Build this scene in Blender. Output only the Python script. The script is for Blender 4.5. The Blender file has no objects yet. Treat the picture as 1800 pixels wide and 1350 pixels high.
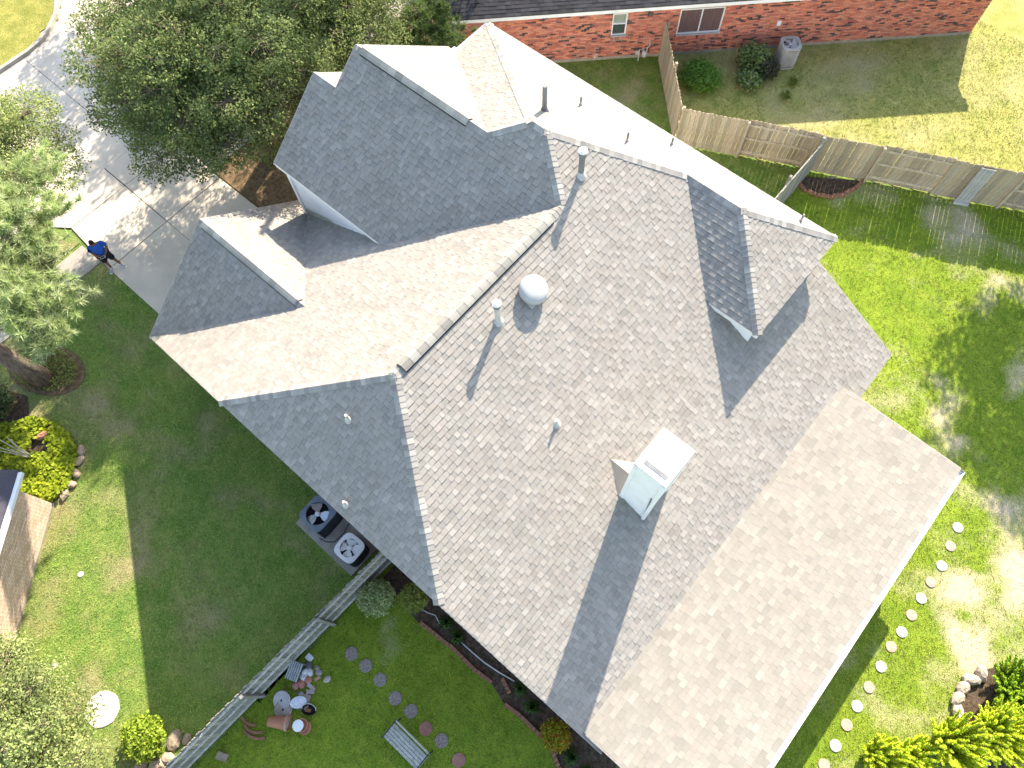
import bpy, math, random
import numpy as np
from mathutils import Vector, Matrix, noise as mnoise

random.seed(7)
rng = np.random.default_rng(7)
rad = math.radians
scene = bpy.context.scene
COL = scene.collection

# ------------------------------------------------------------------ camera
cam_data = bpy.data.cameras.new('camera')
cam_data.sensor_width = 36.0
cam_data.lens = 25.523
cam_data.clip_start = 0.1
cam_data.clip_end = 800.0
cam = bpy.data.objects.new('camera', cam_data)
COL.objects.link(cam)
CAM = Vector((6.3752, -2.8684, 22.0))
cr = Vector((0.758152, 0.651596, -0.025065))
cu = Vector((-0.595018, 0.707024, 0.382192))
cf = Vector((-0.266757, 0.274846, -0.923743))
m = Matrix.Identity(4)
for i in range(3):
    m[i][0] = cr[i]; m[i][1] = cu[i]; m[i][2] = -cf[i]; m[i][3] = CAM[i]
cam.matrix_world = m
scene.camera = cam

# ------------------------------------------------------------------ light
SUN_EL = 33.5
SUN_AZ = 109.0          # degrees counter-clockwise from +X
world = bpy.data.worlds.new('World')
scene.world = world
world.use_nodes = True
wn = world.node_tree
wn.nodes.clear()
w_out = wn.nodes.new('ShaderNodeOutputWorld')
w_bg = wn.nodes.new('ShaderNodeBackground')
w_sky = wn.nodes.new('ShaderNodeTexSky')
w_sky.sky_type = 'NISHITA'
w_sky.sun_disc = False
w_sky.sun_elevation = rad(SUN_EL)
w_sky.sun_rotation = rad(90.0 - SUN_AZ)
w_sky.air_density = 1.0
w_sky.dust_density = 0.9
w_bg.inputs['Strength'].default_value = 0.15
wn.links.new(w_sky.outputs[0], w_bg.inputs[0])
wn.links.new(w_bg.outputs[0], w_out.inputs[0])
sun_data = bpy.data.lights.new('sun', 'SUN')
sun_data.energy = 3.8
sun_data.angle = rad(0.53)
sun_data.color = (1.0, 0.95, 0.87)
sun = bpy.data.objects.new('sun', sun_data)
COL.objects.link(sun)
Ldir = Vector((math.cos(rad(SUN_AZ)) * math.cos(rad(SUN_EL)), math.sin(rad(SUN_AZ)) * math.cos(rad(SUN_EL)), math.sin(rad(SUN_EL))))
sun.rotation_euler = Ldir.to_track_quat('Z', 'Y').to_euler()
sun.location = Ldir * 60
scene.view_settings.view_transform = 'Standard'
scene.view_settings.look = 'None'
scene.view_settings.gamma = 1.0
scene.view_settings.use_curve_mapping = False
scene.view_settings.exposure = 1.85
scene.view_settings.use_white_balance = True
scene.view_settings.white_balance_temperature = 7300
scene.view_settings.white_balance_tint = 10

# ------------------------------------------------------------------ materials
MATS = {}
def mat(name, col, col2=None, scale=4.0, detail=4.0, rough=0.85, bump=0.0, bscale=60.0, metal=0.0, tint=False, stretch=(1, 1, 1), trans=0.0, lo=0.35, hi=0.65, spec=0.3, fine=0.0, fscale=150.0):
    mt = bpy.data.materials.new(name)
    mt.use_nodes = True
    nt = mt.node_tree
    N = nt.nodes; L = nt.links
    b = N['Principled BSDF']
    out = N['Material Output']
    b.inputs['Roughness'].default_value = rough
    b.inputs['Metallic'].default_value = metal
    b.inputs['Specular IOR Level'].default_value = spec
    tc = N.new('ShaderNodeTexCoord')
    mp = N.new('ShaderNodeMapping')
    mp.inputs['Scale'].default_value = stretch
    L.new(tc.outputs['Object'], mp.inputs['Vector'])
    cur = None
    if col2 is not None:
        nz = N.new('ShaderNodeTexNoise')
        nz.inputs['Scale'].default_value = scale
        nz.inputs['Detail'].default_value = detail
        nz.inputs['Roughness'].default_value = 0.6
        L.new(mp.outputs[0], nz.inputs['Vector'])
        rp = N.new('ShaderNodeValToRGB')
        rp.color_ramp.elements[0].position = lo
        rp.color_ramp.elements[0].color = (*col, 1)
        rp.color_ramp.elements[1].position = hi
        rp.color_ramp.elements[1].color = (*col2, 1)
        L.new(nz.outputs[0], rp.inputs[0])
        cur = rp.outputs[0]
    else:
        rgb = N.new('ShaderNodeRGB')
        rgb.outputs[0].default_value = (*col, 1)
        cur = rgb.outputs[0]
    if tint:
        at = N.new('ShaderNodeAttribute')
        at.attribute_name = 'tint'
        mx = N.new('ShaderNodeMix')
        mx.data_type = 'RGBA'; mx.blend_type = 'MULTIPLY'
        mx.inputs['Factor'].default_value = 1.0
        L.new(cur, mx.inputs['A']); L.new(at.outputs['Color'], mx.inputs['B'])
        cur = mx.outputs['Result']
    if fine > 0:
        n3 = N.new('ShaderNodeTexNoise')
        n3.inputs['Scale'].default_value = fscale
        n3.inputs['Detail'].default_value = 2.0
        L.new(tc.outputs['Object'], n3.inputs['Vector'])
        mr = N.new('ShaderNodeMapRange')
        mr.inputs['From Min'].default_value = 0.3; mr.inputs['From Max'].default_value = 0.7
        mr.inputs['To Min'].default_value = 1.0 - fine; mr.inputs['To Max'].default_value = 1.0 + fine
        L.new(n3.outputs[0], mr.inputs['Value'])
        vm = N.new('ShaderNodeVectorMath'); vm.operation = 'SCALE'
        L.new(cur, vm.inputs[0]); L.new(mr.outputs[0], vm.inputs['Scale'])
        cur = vm.outputs[0]
    L.new(cur, b.inputs['Base Color'])
    if bump > 0:
        n2 = N.new('ShaderNodeTexNoise')
        n2.inputs['Scale'].default_value = bscale
        n2.inputs['Detail'].default_value = 3.0
        L.new(mp.outputs[0], n2.inputs['Vector'])
        bp = N.new('ShaderNodeBump')
        bp.inputs['Strength'].default_value = bump
        bp.inputs['Distance'].default_value = 0.02
        L.new(n2.outputs[0], bp.inputs['Height'])
        L.new(bp.outputs[0], b.inputs['Normal'])
    if trans > 0:
        tr = N.new('ShaderNodeBsdfTranslucent')
        L.new(cur, tr.inputs['Color'])
        ms = N.new('ShaderNodeMixShader')
        ms.inputs[0].default_value = trans
        L.new(b.outputs[0], ms.inputs[1]); L.new(tr.outputs[0], ms.inputs[2])
        L.new(ms.outputs[0], out.inputs['Surface'])
    MATS[name] = mt
    return mt

W3 = (1, 1, 1)
mat('shingle', (0.93, 0.89, 0.83), (1.05, 1.01, 0.95), scale=1.3, detail=5, rough=0.95, tint=True, fine=0.16, fscale=120, bump=0.25, bscale=160, spec=0.15)
mat('deck', (0.10, 0.095, 0.09), (0.13, 0.125, 0.12), scale=8)
mat('white_paint', (0.78, 0.78, 0.77), (0.68, 0.67, 0.64), scale=2.5, detail=6, rough=0.6, lo=0.45, hi=0.8)
mat('trim', (0.74, 0.73, 0.70), (0.58, 0.55, 0.50), scale=6, detail=6, rough=0.6, lo=0.5, hi=0.85)
mat('siding', (0.72, 0.73, 0.74), (0.60, 0.60, 0.58), scale=2.2, detail=6, rough=0.7, lo=0.5, hi=0.85)
mat('mildew', (0.50, 0.49, 0.40), (0.38, 0.38, 0.27), scale=8)
mat('brick', (0.92, 0.9, 0.9), (1.1, 1.08, 1.05), scale=20, rough=0.9, tint=True, bump=0.3, bscale=120)
mat('mortar', (0.42, 0.34, 0.27), (0.34, 0.27, 0.21), scale=30, rough=0.95)
mat('foundation', (0.36, 0.31, 0.24), (0.28, 0.23, 0.17), scale=5)
mat('concrete', (0.63, 0.545, 0.445), (0.49, 0.425, 0.345), scale=0.9, detail=8, rough=0.9, bump=0.12, bscale=90, lo=0.3, hi=0.75, fine=0.07, fscale=40)
mat('concrete_old', (0.40, 0.36, 0.31), (0.25, 0.225, 0.195), scale=2.5, detail=8, rough=0.9, bump=0.15, bscale=60, lo=0.3, hi=0.72, fine=0.1, fscale=30)
mat('joint', (0.06, 0.055, 0.045), (0.10, 0.09, 0.07), scale=10)
mat('soil', (0.045, 0.03, 0.02), (0.12, 0.085, 0.055), scale=9, detail=8, rough=1.0, bump=0.8, bscale=25, fine=0.3, fscale=35)
mat('litter', (0.10, 0.065, 0.035), (0.22, 0.15, 0.085), scale=7, detail=8, rough=1.0, bump=0.6, bscale=30, fine=0.3, fscale=40)
mat('bark', (0.30, 0.225, 0.18), (0.13, 0.095, 0.075), scale=5, detail=8, rough=1.0, bump=1.0, bscale=9, stretch=(3, 3, 0.8), fine=0.2, fscale=30)
mat('twig', (0.20, 0.155, 0.11), (0.12, 0.09, 0.06), scale=8)
mat('leaf', (0.8, 0.82, 0.8), (1.2, 1.18, 1.1), scale=1.2, tint=True, trans=0.38, rough=0.7, spec=0.18)
mat('needle', (0.85, 0.85, 0.85), (1.15, 1.15, 1.1), scale=1.2, tint=True, trans=0.35, rough=0.6)
mat('grass_blade', (0.82, 0.85, 0.8), (1.2, 1.15, 1.1), scale=0.7, detail=6, tint=True, trans=0.4, rough=0.7, spec=0.2)
mat('wood', (0.43, 0.355, 0.255), (0.28, 0.23, 0.165), scale=3.5, detail=7, rough=0.95, stretch=(5, 5, 1), tint=True, bump=0.3, bscale=25, fine=0.12, fscale=50)
mat('wood_grey', (0.30, 0.29, 0.265), (0.17, 0.165, 0.15), scale=3.5, detail=7, rough=0.95, stretch=(5, 5, 1), tint=True, bump=0.3, bscale=25, fine=0.12, fscale=50)
mat('galv', (0.38, 0.39, 0.40), (0.28, 0.29, 0.30), scale=6, rough=0.5, metal=0.4)
mat('pipe_grey', (0.20, 0.20, 0.20), (0.15, 0.15, 0.15), scale=9, rough=0.6)
mat('pipe_light', (0.55, 0.53, 0.50), (0.40, 0.38, 0.36), scale=9, rough=0.6)
mat('drip', (0.40, 0.36, 0.34), (0.32, 0.29, 0.27), scale=6, rough=0.7)
mat('dome', (0.42, 0.415, 0.40), (0.36, 0.355, 0.345), scale=3, rough=0.55)
mat('black', (0.012, 0.012, 0.013), None, rough=0.7)
mat('dark_metal', (0.055, 0.06, 0.07), (0.035, 0.04, 0.045), scale=5, rough=0.5)
mat('blue_grey', (0.17, 0.205, 0.24), (0.12, 0.15, 0.18), scale=4, detail=6, rough=0.5)
mat('light_grey', (0.50, 0.48, 0.47), (0.40, 0.38, 0.37), scale=6, detail=6, rough=0.55)
mat('beige_metal', (0.42, 0.41, 0.38), (0.34, 0.33, 0.30), scale=4, rough=0.6)
mat('rusty', (0.25, 0.12, 0.06), (0.14, 0.07, 0.04), scale=14, rough=0.9)
mat('steel', (0.55, 0.56, 0.58), (0.45, 0.46, 0.47), scale=4, rough=0.35, metal=0.7)
mat('foil', (0.75, 0.75, 0.76), (0.6, 0.6, 0.6), scale=6, rough=0.25, metal=0.9, bump=0.8, bscale=22)
mat('terracotta', (0.42, 0.19, 0.115), (0.34, 0.15, 0.09), scale=5, detail=6, rough=0.85)
mat('edging', (0.33, 0.155, 0.095), (0.22, 0.105, 0.07), scale=6, detail=6, rough=0.95, bump=0.3, bscale=40)
mat('paver', (0.34, 0.28, 0.25), (0.17, 0.14, 0.125), scale=26, detail=5, rough=0.95, bump=0.6, bscale=45, lo=0.4, hi=0.6)
mat('paver_pale', (0.55, 0.52, 0.47), (0.42, 0.39, 0.34), scale=12, detail=5, rough=0.95, bump=0.4, bscale=45)
mat('paver_pink', (0.44, 0.34, 0.27), (0.36, 0.27, 0.21), scale=9, rough=0.95, bump=0.3, bscale=40)
mat('paver_red', (0.38, 0.185, 0.145), (0.28, 0.135, 0.105), scale=9, rough=0.95, bump=0.3, bscale=40)
mat('stone', (0.42, 0.37, 0.31), (0.25, 0.215, 0.175), scale=5, detail=6, rough=0.95, tint=True, bump=0.5, bscale=16)
mat('rubble', (0.9, 0.9, 0.9), (1.1, 1.1, 1.1), scale=9, rough=0.95, tint=True, bump=0.4, bscale=30)
mat('roof_dark', (0.9, 0.9, 0.9), (1.1, 1.1, 1.1), scale=6, rough=0.95, tint=True, fine=0.2, fscale=60)
mat('screen', (0.05, 0.06, 0.055), (0.07, 0.085, 0.075), scale=3, rough=0.25)
mat('curtain', (0.16, 0.10, 0.095), (0.10, 0.06, 0.06), scale=7, stretch=(6, 6, 0.3), rough=0.9)
mat('glass', (0.02, 0.025, 0.03), None, rough=0.06, spec=0.6)
mat('blind', (0.30, 0.33, 0.27), (0.24, 0.27, 0.22), scale=3, rough=0.6)
mat('car_paint', (0.012, 0.014, 0.03), None, rough=0.18, spec=0.6)
mat('tyre', (0.02, 0.02, 0.02), None, rough=0.9)
mat('lamp_glass', (0.6, 0.6, 0.62), None, rough=0.15)
mat('red_glass', (0.35, 0.02, 0.02), None, rough=0.2)
mat('skin', (0.26, 0.12, 0.075), (0.22, 0.10, 0.06), scale=20, rough=0.6)
mat('hair', (0.012, 0.01, 0.009), None, rough=0.6)
mat('shirt', (0.018, 0.12, 0.52), (0.012, 0.09, 0.40), scale=5, rough=0.85)
mat('shorts', (0.012, 0.013, 0.018), (0.02, 0.021, 0.027), scale=12, rough=0.9)
mat('shoe', (0.45, 0.46, 0.48), (0.22, 0.24, 0.27), scale=22, rough=0.7)
mat('sock', (0.6, 0.6, 0.6), None, rough=0.9)
mat('petal', (0.6, 0.05, 0.12), (0.45, 0.03, 0.08), scale=10, rough=0.7, trans=0.3)
mat('hose', (0.62, 0.62, 0.58), (0.48, 0.48, 0.44), scale=5, rough=0.6)
mat('cable', (0.05, 0.05, 0.05), None, rough=0.6)

def brick_wall_mat(name, c1, c2, cm):
    mt = bpy.data.materials.new(name); mt.use_nodes = True
    N = mt.node_tree.nodes; L = mt.node_tree.links
    b = N['Principled BSDF']; b.inputs['Roughness'].default_value = 0.92
    tc = N.new('ShaderNodeTexCoord'); sx = N.new('ShaderNodeSeparateXYZ'); ad = N.new('ShaderNodeMath'); cx = N.new('ShaderNodeCombineXYZ')
    L.new(tc.outputs['Object'], sx.inputs[0]); L.new(sx.outputs[0], ad.inputs[0]); L.new(sx.outputs[1], ad.inputs[1])
    L.new(ad.outputs[0], cx.inputs[0]); L.new(sx.outputs[2], cx.inputs[1])
    br = N.new('ShaderNodeTexBrick')
    br.inputs['Scale'].default_value = 1.0
    br.inputs['Brick Width'].default_value = 0.21; br.inputs['Row Height'].default_value = 0.068
    br.inputs['Mortar Size'].default_value = 0.006
    br.inputs['Color1'].default_value = (*c1, 1); br.inputs['Color2'].default_value = (*c2, 1); br.inputs['Mortar'].default_value = (*cm, 1)
    L.new(cx.outputs[0], br.inputs['Vector']); L.new(br.outputs['Color'], b.inputs['Base Color'])
    MATS[name] = mt
brick_wall_mat('house_brick', (0.30, 0.13, 0.09), (0.22, 0.10, 0.075), (0.38, 0.32, 0.26))

def ground_mat(name, g1, g2, bare1, bare2):
    """grass colours broken by noise, bare earth where the 'bare' attribute of the sheet says so"""
    mt = bpy.data.materials.new(name); mt.use_nodes = True
    N = mt.node_tree.nodes; L = mt.node_tree.links
    b = N['Principled BSDF']; b.inputs['Roughness'].default_value = 1.0; b.inputs['Specular IOR Level'].default_value = 0.1
    tc = N.new('ShaderNodeTexCoord')
    def ramp(sc, c1, c2, det=8, lo=0.36, hi=0.64):
        nz = N.new('ShaderNodeTexNoise'); nz.inputs['Scale'].default_value = sc; nz.inputs['Detail'].default_value = det; nz.inputs['Roughness'].default_value = 0.7
        L.new(tc.outputs['Object'], nz.inputs['Vector'])
        r = N.new('ShaderNodeValToRGB')
        r.color_ramp.elements[0].position = lo; r.color_ramp.elements[0].color = (*c1, 1)
        r.color_ramp.elements[1].position = hi; r.color_ramp.elements[1].color = (*c2, 1)
        L.new(nz.outputs[0], r.inputs[0])
        return r.outputs[0]
    ga = ramp(1.6, g1, g2)
    ba = ramp(5.0, bare1, bare2)
    at = N.new('ShaderNodeAttribute'); at.attribute_name = 'bare'
    fn = N.new('ShaderNodeTexNoise'); fn.inputs['Scale'].default_value = 9.0; fn.inputs['Detail'].default_value = 6
    L.new(tc.outputs['Object'], fn.inputs['Vector'])
    s1 = N.new('ShaderNodeMath'); s1.operation = 'MULTIPLY_ADD'
    L.new(fn.outputs[0], s1.inputs[0]); s1.inputs[1].default_value = 0.9; s1.inputs[2].default_value = -0.45
    s2 = N.new('ShaderNodeMath'); s2.operation = 'ADD'; s2.use_clamp = True
    L.new(at.outputs['Fac'], s2.inputs[0]); L.new(s1.outputs[0], s2.inputs[1])
    mx = N.new('ShaderNodeMix'); mx.data_type = 'RGBA'
    L.new(s2.outputs[0], mx.inputs['Factor']); L.new(ga, mx.inputs['A']); L.new(ba, mx.inputs['B'])
    n3 = N.new('ShaderNodeTexNoise'); n3.inputs['Scale'].default_value = 28.0; n3.inputs['Detail'].default_value = 4
    L.new(tc.outputs['Object'], n3.inputs['Vector'])
    mr = N.new('ShaderNodeMapRange'); mr.inputs['From Min'].default_value = 0.3; mr.inputs['From Max'].default_value = 0.7
    mr.inputs['To Min'].default_value = 0.6; mr.inputs['To Max'].default_value = 1.35
    L.new(n3.outputs[0], mr.inputs['Value'])
    vm = N.new('ShaderNodeVectorMath'); vm.operation = 'SCALE'
    L.new(mx.outputs['Result'], vm.inputs[0]); L.new(mr.outputs[0], vm.inputs['Scale'])
    L.new(vm.outputs[0], b.inputs['Base Color'])
    bp = N.new('ShaderNodeBump'); bp.inputs['Strength'].default_value = 0.7; bp.inputs['Distance'].default_value = 0.04
    L.new(n3.outputs[0], bp.inputs['Height']); L.new(bp.outputs[0], b.inputs['Normal'])
    MATS[name] = mt
ground_mat('turf', (0.10, 0.185, 0.034), (0.22, 0.26, 0.07), (0.253, 0.189, 0.113), (0.38, 0.304, 0.189))
ground_mat('turf_dry', (0.233, 0.255, 0.067), (0.395, 0.362, 0.119), (0.327, 0.282, 0.144), (0.413, 0.379, 0.223))
ground_mat('turf_side', (0.17, 0.184, 0.039), (0.289, 0.264, 0.072), (0.276, 0.196, 0.092), (0.23, 0.149, 0.069))
ground_mat('turf_bright', (0.128, 0.208, 0.019), (0.221, 0.288, 0.033), (0.414, 0.333, 0.218), (0.529, 0.437, 0.299))

# ------------------------------------------------------------------ object helpers
def tag(o, label=None, cat=None, group=None, kind=None):
    if label: o['label'] = label
    if cat: o['category'] = cat
    if group: o['group'] = group
    if kind: o['kind'] = kind
    return o

def link(name, me, mats=None, parent=None, smooth=False, **kw):
    o = bpy.data.objects.new(name, me)
    COL.objects.link(o)
    if mats is not None and len(me.materials) == 0:
        for mm in (mats if isinstance(mats, (list, tuple)) else [mats]):
            me.materials.append(MATS[mm] if isinstance(mm, str) else mm)
    if smooth and len(me.polygons):
        me.polygons.foreach_set('use_smooth', [True] * len(me.polygons))
    if parent is not None:
        o.parent = parent
    tag(o, **kw)
    return o

def empty(name, loc=(0, 0, 0), rz=0.0, parent=None, **kw):
    o = bpy.data.objects.new(name, None)
    o.empty_display_size = 0.2
    COL.objects.link(o)
    o.location = loc
    o.rotation_euler = (0, 0, rz)
    if parent is not None: o.parent = parent
    tag(o, **kw)
    return o

def mesh_np(name, V, F, tint=None, attr='tint'):
    """V (n,3), F (m,k) with k = 3 or 4"""
    V = np.asarray(V, np.float32); F = np.asarray(F, np.int32)
    me = bpy.data.meshes.new(name)
    me.vertices.add(len(V)); me.vertices.foreach_set('co', V.ravel())
    k = F.shape[1]
    me.loops.add(F.size); me.loops.foreach_set('vertex_index', F.ravel())
    me.polygons.add(len(F))
    me.polygons.foreach_set('loop_start', np.arange(0, F.size, k, dtype=np.int32))
    me.update(calc_edges=True)
    if tint is not None:
        a = me.attributes.new(attr, 'FLOAT_COLOR', 'FACE')
        T = np.ones((len(F), 4), np.float32); T[:, :3] = tint
        a.data.foreach_set('color', T.ravel())
    return me

class MB:
    def __init__(s):
        s.v = []; s.f = []; s.t = []; s.mi = []; s.cur = (1, 1, 1); s.m = 0
    def add(s, vs, fs, tint=None):
        o = len(s.v)
        s.v += [tuple(p) for p in vs]
        for q in fs:
            s.f.append(tuple(i + o for i in q)); s.t.append(tint or s.cur); s.mi.append(s.m)
        return s
    def box(s, c, size, rz=0.0, rot=None, tint=None, taper=1.0):
        hx, hy, hz = size[0] / 2, size[1] / 2, size[2] / 2
        R = rot if rot is not None else Matrix.Rotation(rz, 3, 'Z')
        P = []
        for z in (-1, 1):
            k = taper if z > 0 else 1.0
            for x, y in ((-1, -1), (1, -1), (1, 1), (-1, 1)):
                P.append(Vector(c) + R @ Vector((x * hx * k, y * hy * k, z * hz)))
        return s.add(P, [(3, 2, 1, 0), (4, 5, 6, 7), (0, 1, 5, 4), (1, 2, 6, 5), (2, 3, 7, 6), (3, 0, 4, 7)], tint)
    def bar(s, a, b, w, h, up=(0, 0, 1), tint=None):
        a = Vector(a); b = Vector(b); d = (b - a); L = d.length; d.normalize()
        up = Vector(up)
        if abs(d.dot(up)) > 0.98: up = Vector((1, 0, 0))
        x = d.cross(up).normalized(); y = x.cross(d).normalized()
        R = Matrix((x, d, y)).transposed()
        return s.box((a + b) / 2, (w, L, h), rot=R, tint=tint)
    def tube(s, pts, radii, n=8, cap=True, tint=None):
        pts = [Vector(p) for p in pts]
        if not isinstance(radii, (list, tuple)): radii = [radii] * len(pts)
        rings = []; ref = None
        for i, p in enumerate(pts):
            d = (pts[min(i + 1, len(pts) - 1)] - pts[max(i - 1, 0)])
            if d.length < 1e-9: d = Vector((0, 0, 1))
            d.normalize()
            if ref is None:
                ref = Vector((1, 0, 0)) if abs(d.x) < 0.9 else Vector((0, 1, 0))
            x = (ref - d * ref.dot(d)).normalized(); y = d.cross(x); ref = x
            rings.append([p + (x * math.cos(2 * math.pi * k / n) + y * math.sin(2 * math.pi * k / n)) * radii[i] for k in range(n)])
        vs = [q for r in rings for q in r]; fs = []
        for i in range(len(rings) - 1):
            for k in range(n):
                fs.append((i * n + k, i * n + (k + 1) % n, (i + 1) * n + (k + 1) % n, (i + 1) * n + k))
        if cap:
            fs.append(tuple(range(n - 1, -1, -1))); fs.append(tuple((len(rings) - 1) * n + k for k in range(n)))
        return s.add(vs, fs, tint)
    def lathe(s, c, prof, n=24, tint=None, rot=None, sx=1.0, sy=1.0):
        c = Vector(c); vs = []; fs = []
        for r, z in prof:
            for k in range(n):
                a = 2 * math.pi * k / n
                p = Vector((r * math.cos(a) * sx, r * math.sin(a) * sy, z))
                vs.append(c + (rot @ p if rot is not None else p))
        for i in range(len(prof) - 1):
            for k in range(n):
                fs.append((i * n + k, i * n + (k + 1) % n, (i + 1) * n + (k + 1) % n, (i + 1) * n + k))
        if prof[0][0] > 1e-6: fs.append(tuple(range(n - 1, -1, -1)))
        if prof[-1][0] > 1e-6: fs.append(tuple((len(prof) - 1) * n + k for k in range(n)))
        return s.add(vs, fs, tint)
    def prism(s, poly, z0, z1, tint=None):
        n = len(poly)
        if sum(poly[i][0] * poly[(i + 1) % n][1] - poly[(i + 1) % n][0] * poly[i][1] for i in range(n)) < 0:
            poly = poly[::-1]
        vs = [(p[0], p[1], z0) for p in poly] + [(p[0], p[1], z1) for p in poly]
        fs = [tuple(range(n - 1, -1, -1)), tuple(range(n, 2 * n))] + [(i, (i + 1) % n, n + (i + 1) % n, n + i) for i in range(n)]
        return s.add(vs, fs, tint)
    def mesh(s, name):
        me = bpy.data.meshes.new(name)
        me.from_pydata(s.v, [], s.f)
        a = me.attributes.new('tint', 'FLOAT_COLOR', 'FACE')
        T = np.ones((len(s.f), 4), np.float32); T[:, :3] = np.array(s.t, np.float32).reshape(-1, 3)
        a.data.foreach_set('color', T.ravel())
        if any(s.mi): me.polygons.foreach_set('material_index', s.mi)
        return me
    def build(s, name, mats, parent=None, smooth=False, bevel=0.0, **kw):
        o = link(name, s.mesh(name), mats, parent, smooth, **kw)
        if bevel > 0:
            b = o.modifiers.new('bevel', 'BEVEL'); b.width = bevel; b.segments = 2; b.limit_method = 'ANGLE'
        return o

def clip2(poly, conv):
    """clip a 2D polygon by a convex counter-clockwise polygon"""
    out = poly
    for i in range(len(conv)):
        ax, ay = conv[i]; bx, by = conv[(i + 1) % len(conv)]
        ex, ey = bx - ax, by - ay
        inp = out; out = []
        if not inp: return []
        px_, py_ = inp[-1]; pd = ex * (py_ - ay) - ey * (px_ - ax)
        for qx, qy in inp:
            qd = ex * (qy - ay) - ey * (qx - ax)
            if (qd >= 0) != (pd >= 0):
                t = pd / (pd - qd)
                out.append((px_ + (qx - px_) * t, py_ + (qy - py_) * t))
            if qd >= 0: out.append((qx, qy))
            px_, py_, pd = qx, qy, qd
    return out

def area2(p):
    return 0.5 * sum(p[i][0] * p[(i + 1) % len(p)][1] - p[(i + 1) % len(p)][0] * p[i][1] for i in range(len(p)))
# ------------------------------------------------------------------ the house
ZM = 7.324
mR, mP, mF, mW, mK = 0.557, 0.5553, 0.7512, 0.6913, 0.5497
fR = lambda x, y: ZM - mR * x
fP = lambda x, y: ZM + mP * x
fF = lambda x, y: 5.176 + mF * (y - 2.975)
YS = 6.841; ZS = fF(0, YS)
fW = lambda x, y: ZS - mW * (y - YS)
XS1 = -1.80; XS2 = (ZM - ZS) / mR
fK = lambda x, y: ZS + mK * (x - XS1)
YE = 11.03; ZE = fW(0, YE)
XK = XS1 + (ZE - ZS) / mK
YB = 6.188; ZB = fF(0, YB)
mG = 0.734
fG2 = lambda x, y: ZB - mG * (y - YB)
YG2 = YB + (ZB - ZE) / mG
XF4 = XS1 + (ZB - ZS) / mK
YA = 5.183; ZA = fF(0, YA)
fLG = lambda x, y: ZA - mG * (y - YA)
YM1 = 2.975 + (ZM - 5.176) / mF
YL = -2.956; ZH = 5.232; mH = (ZM - ZH) / (0 - YL)
fH = lambda x, y: ZM + mH * y
XH0 = (ZH - ZM) / mP; XH1 = (ZM - ZH) / mR
XFE = -8.65; ZFE = fP(XFE, 0)
YG = 0.324; ZG = 4.953; XA2 = (ZG - ZM) / mP
mGL = (ZG - ZFE) / (YG - YL)
fGL = lambda x, y: ZG + mGL * (y - YG)
fGR = lambda x, y: ZG - mGL * (y - YG)
YGR = YG + (ZG - ZFE) / mGL
YW3 = 3.12
XV3 = XA2 - (YW3 - YG) / (YGR - YG) * (XA2 - XFE)
XFV = (5.176 - ZM) / mP
YBR = 9.169; ZBR = fW(0, YBR); XB0 = (ZM - ZBR) / mR; XB1 = 3.25
YD = 7.206; mD = (ZBR - ZE) / (YBR - YD)
fD = lambda x, y: ZBR - mD * (YBR - y)
XD0 = (ZM - ZE) / mR; XRR = 5.454
mR2 = (ZBR - ZE) / (XRR - XB1)
fR2 = lambda x, y: ZBR - mR2 * (x - XB1)
XRE = 8.595
XP0, XP1 = 7.959, 11.671
YP0, YP1 = -2.872, 8.736
ZP0 = 2.905; mPt = 0.0215
fPt = lambda x, y: ZP0 - mPt * (x - XP0)
YRR = 10.744

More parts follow.
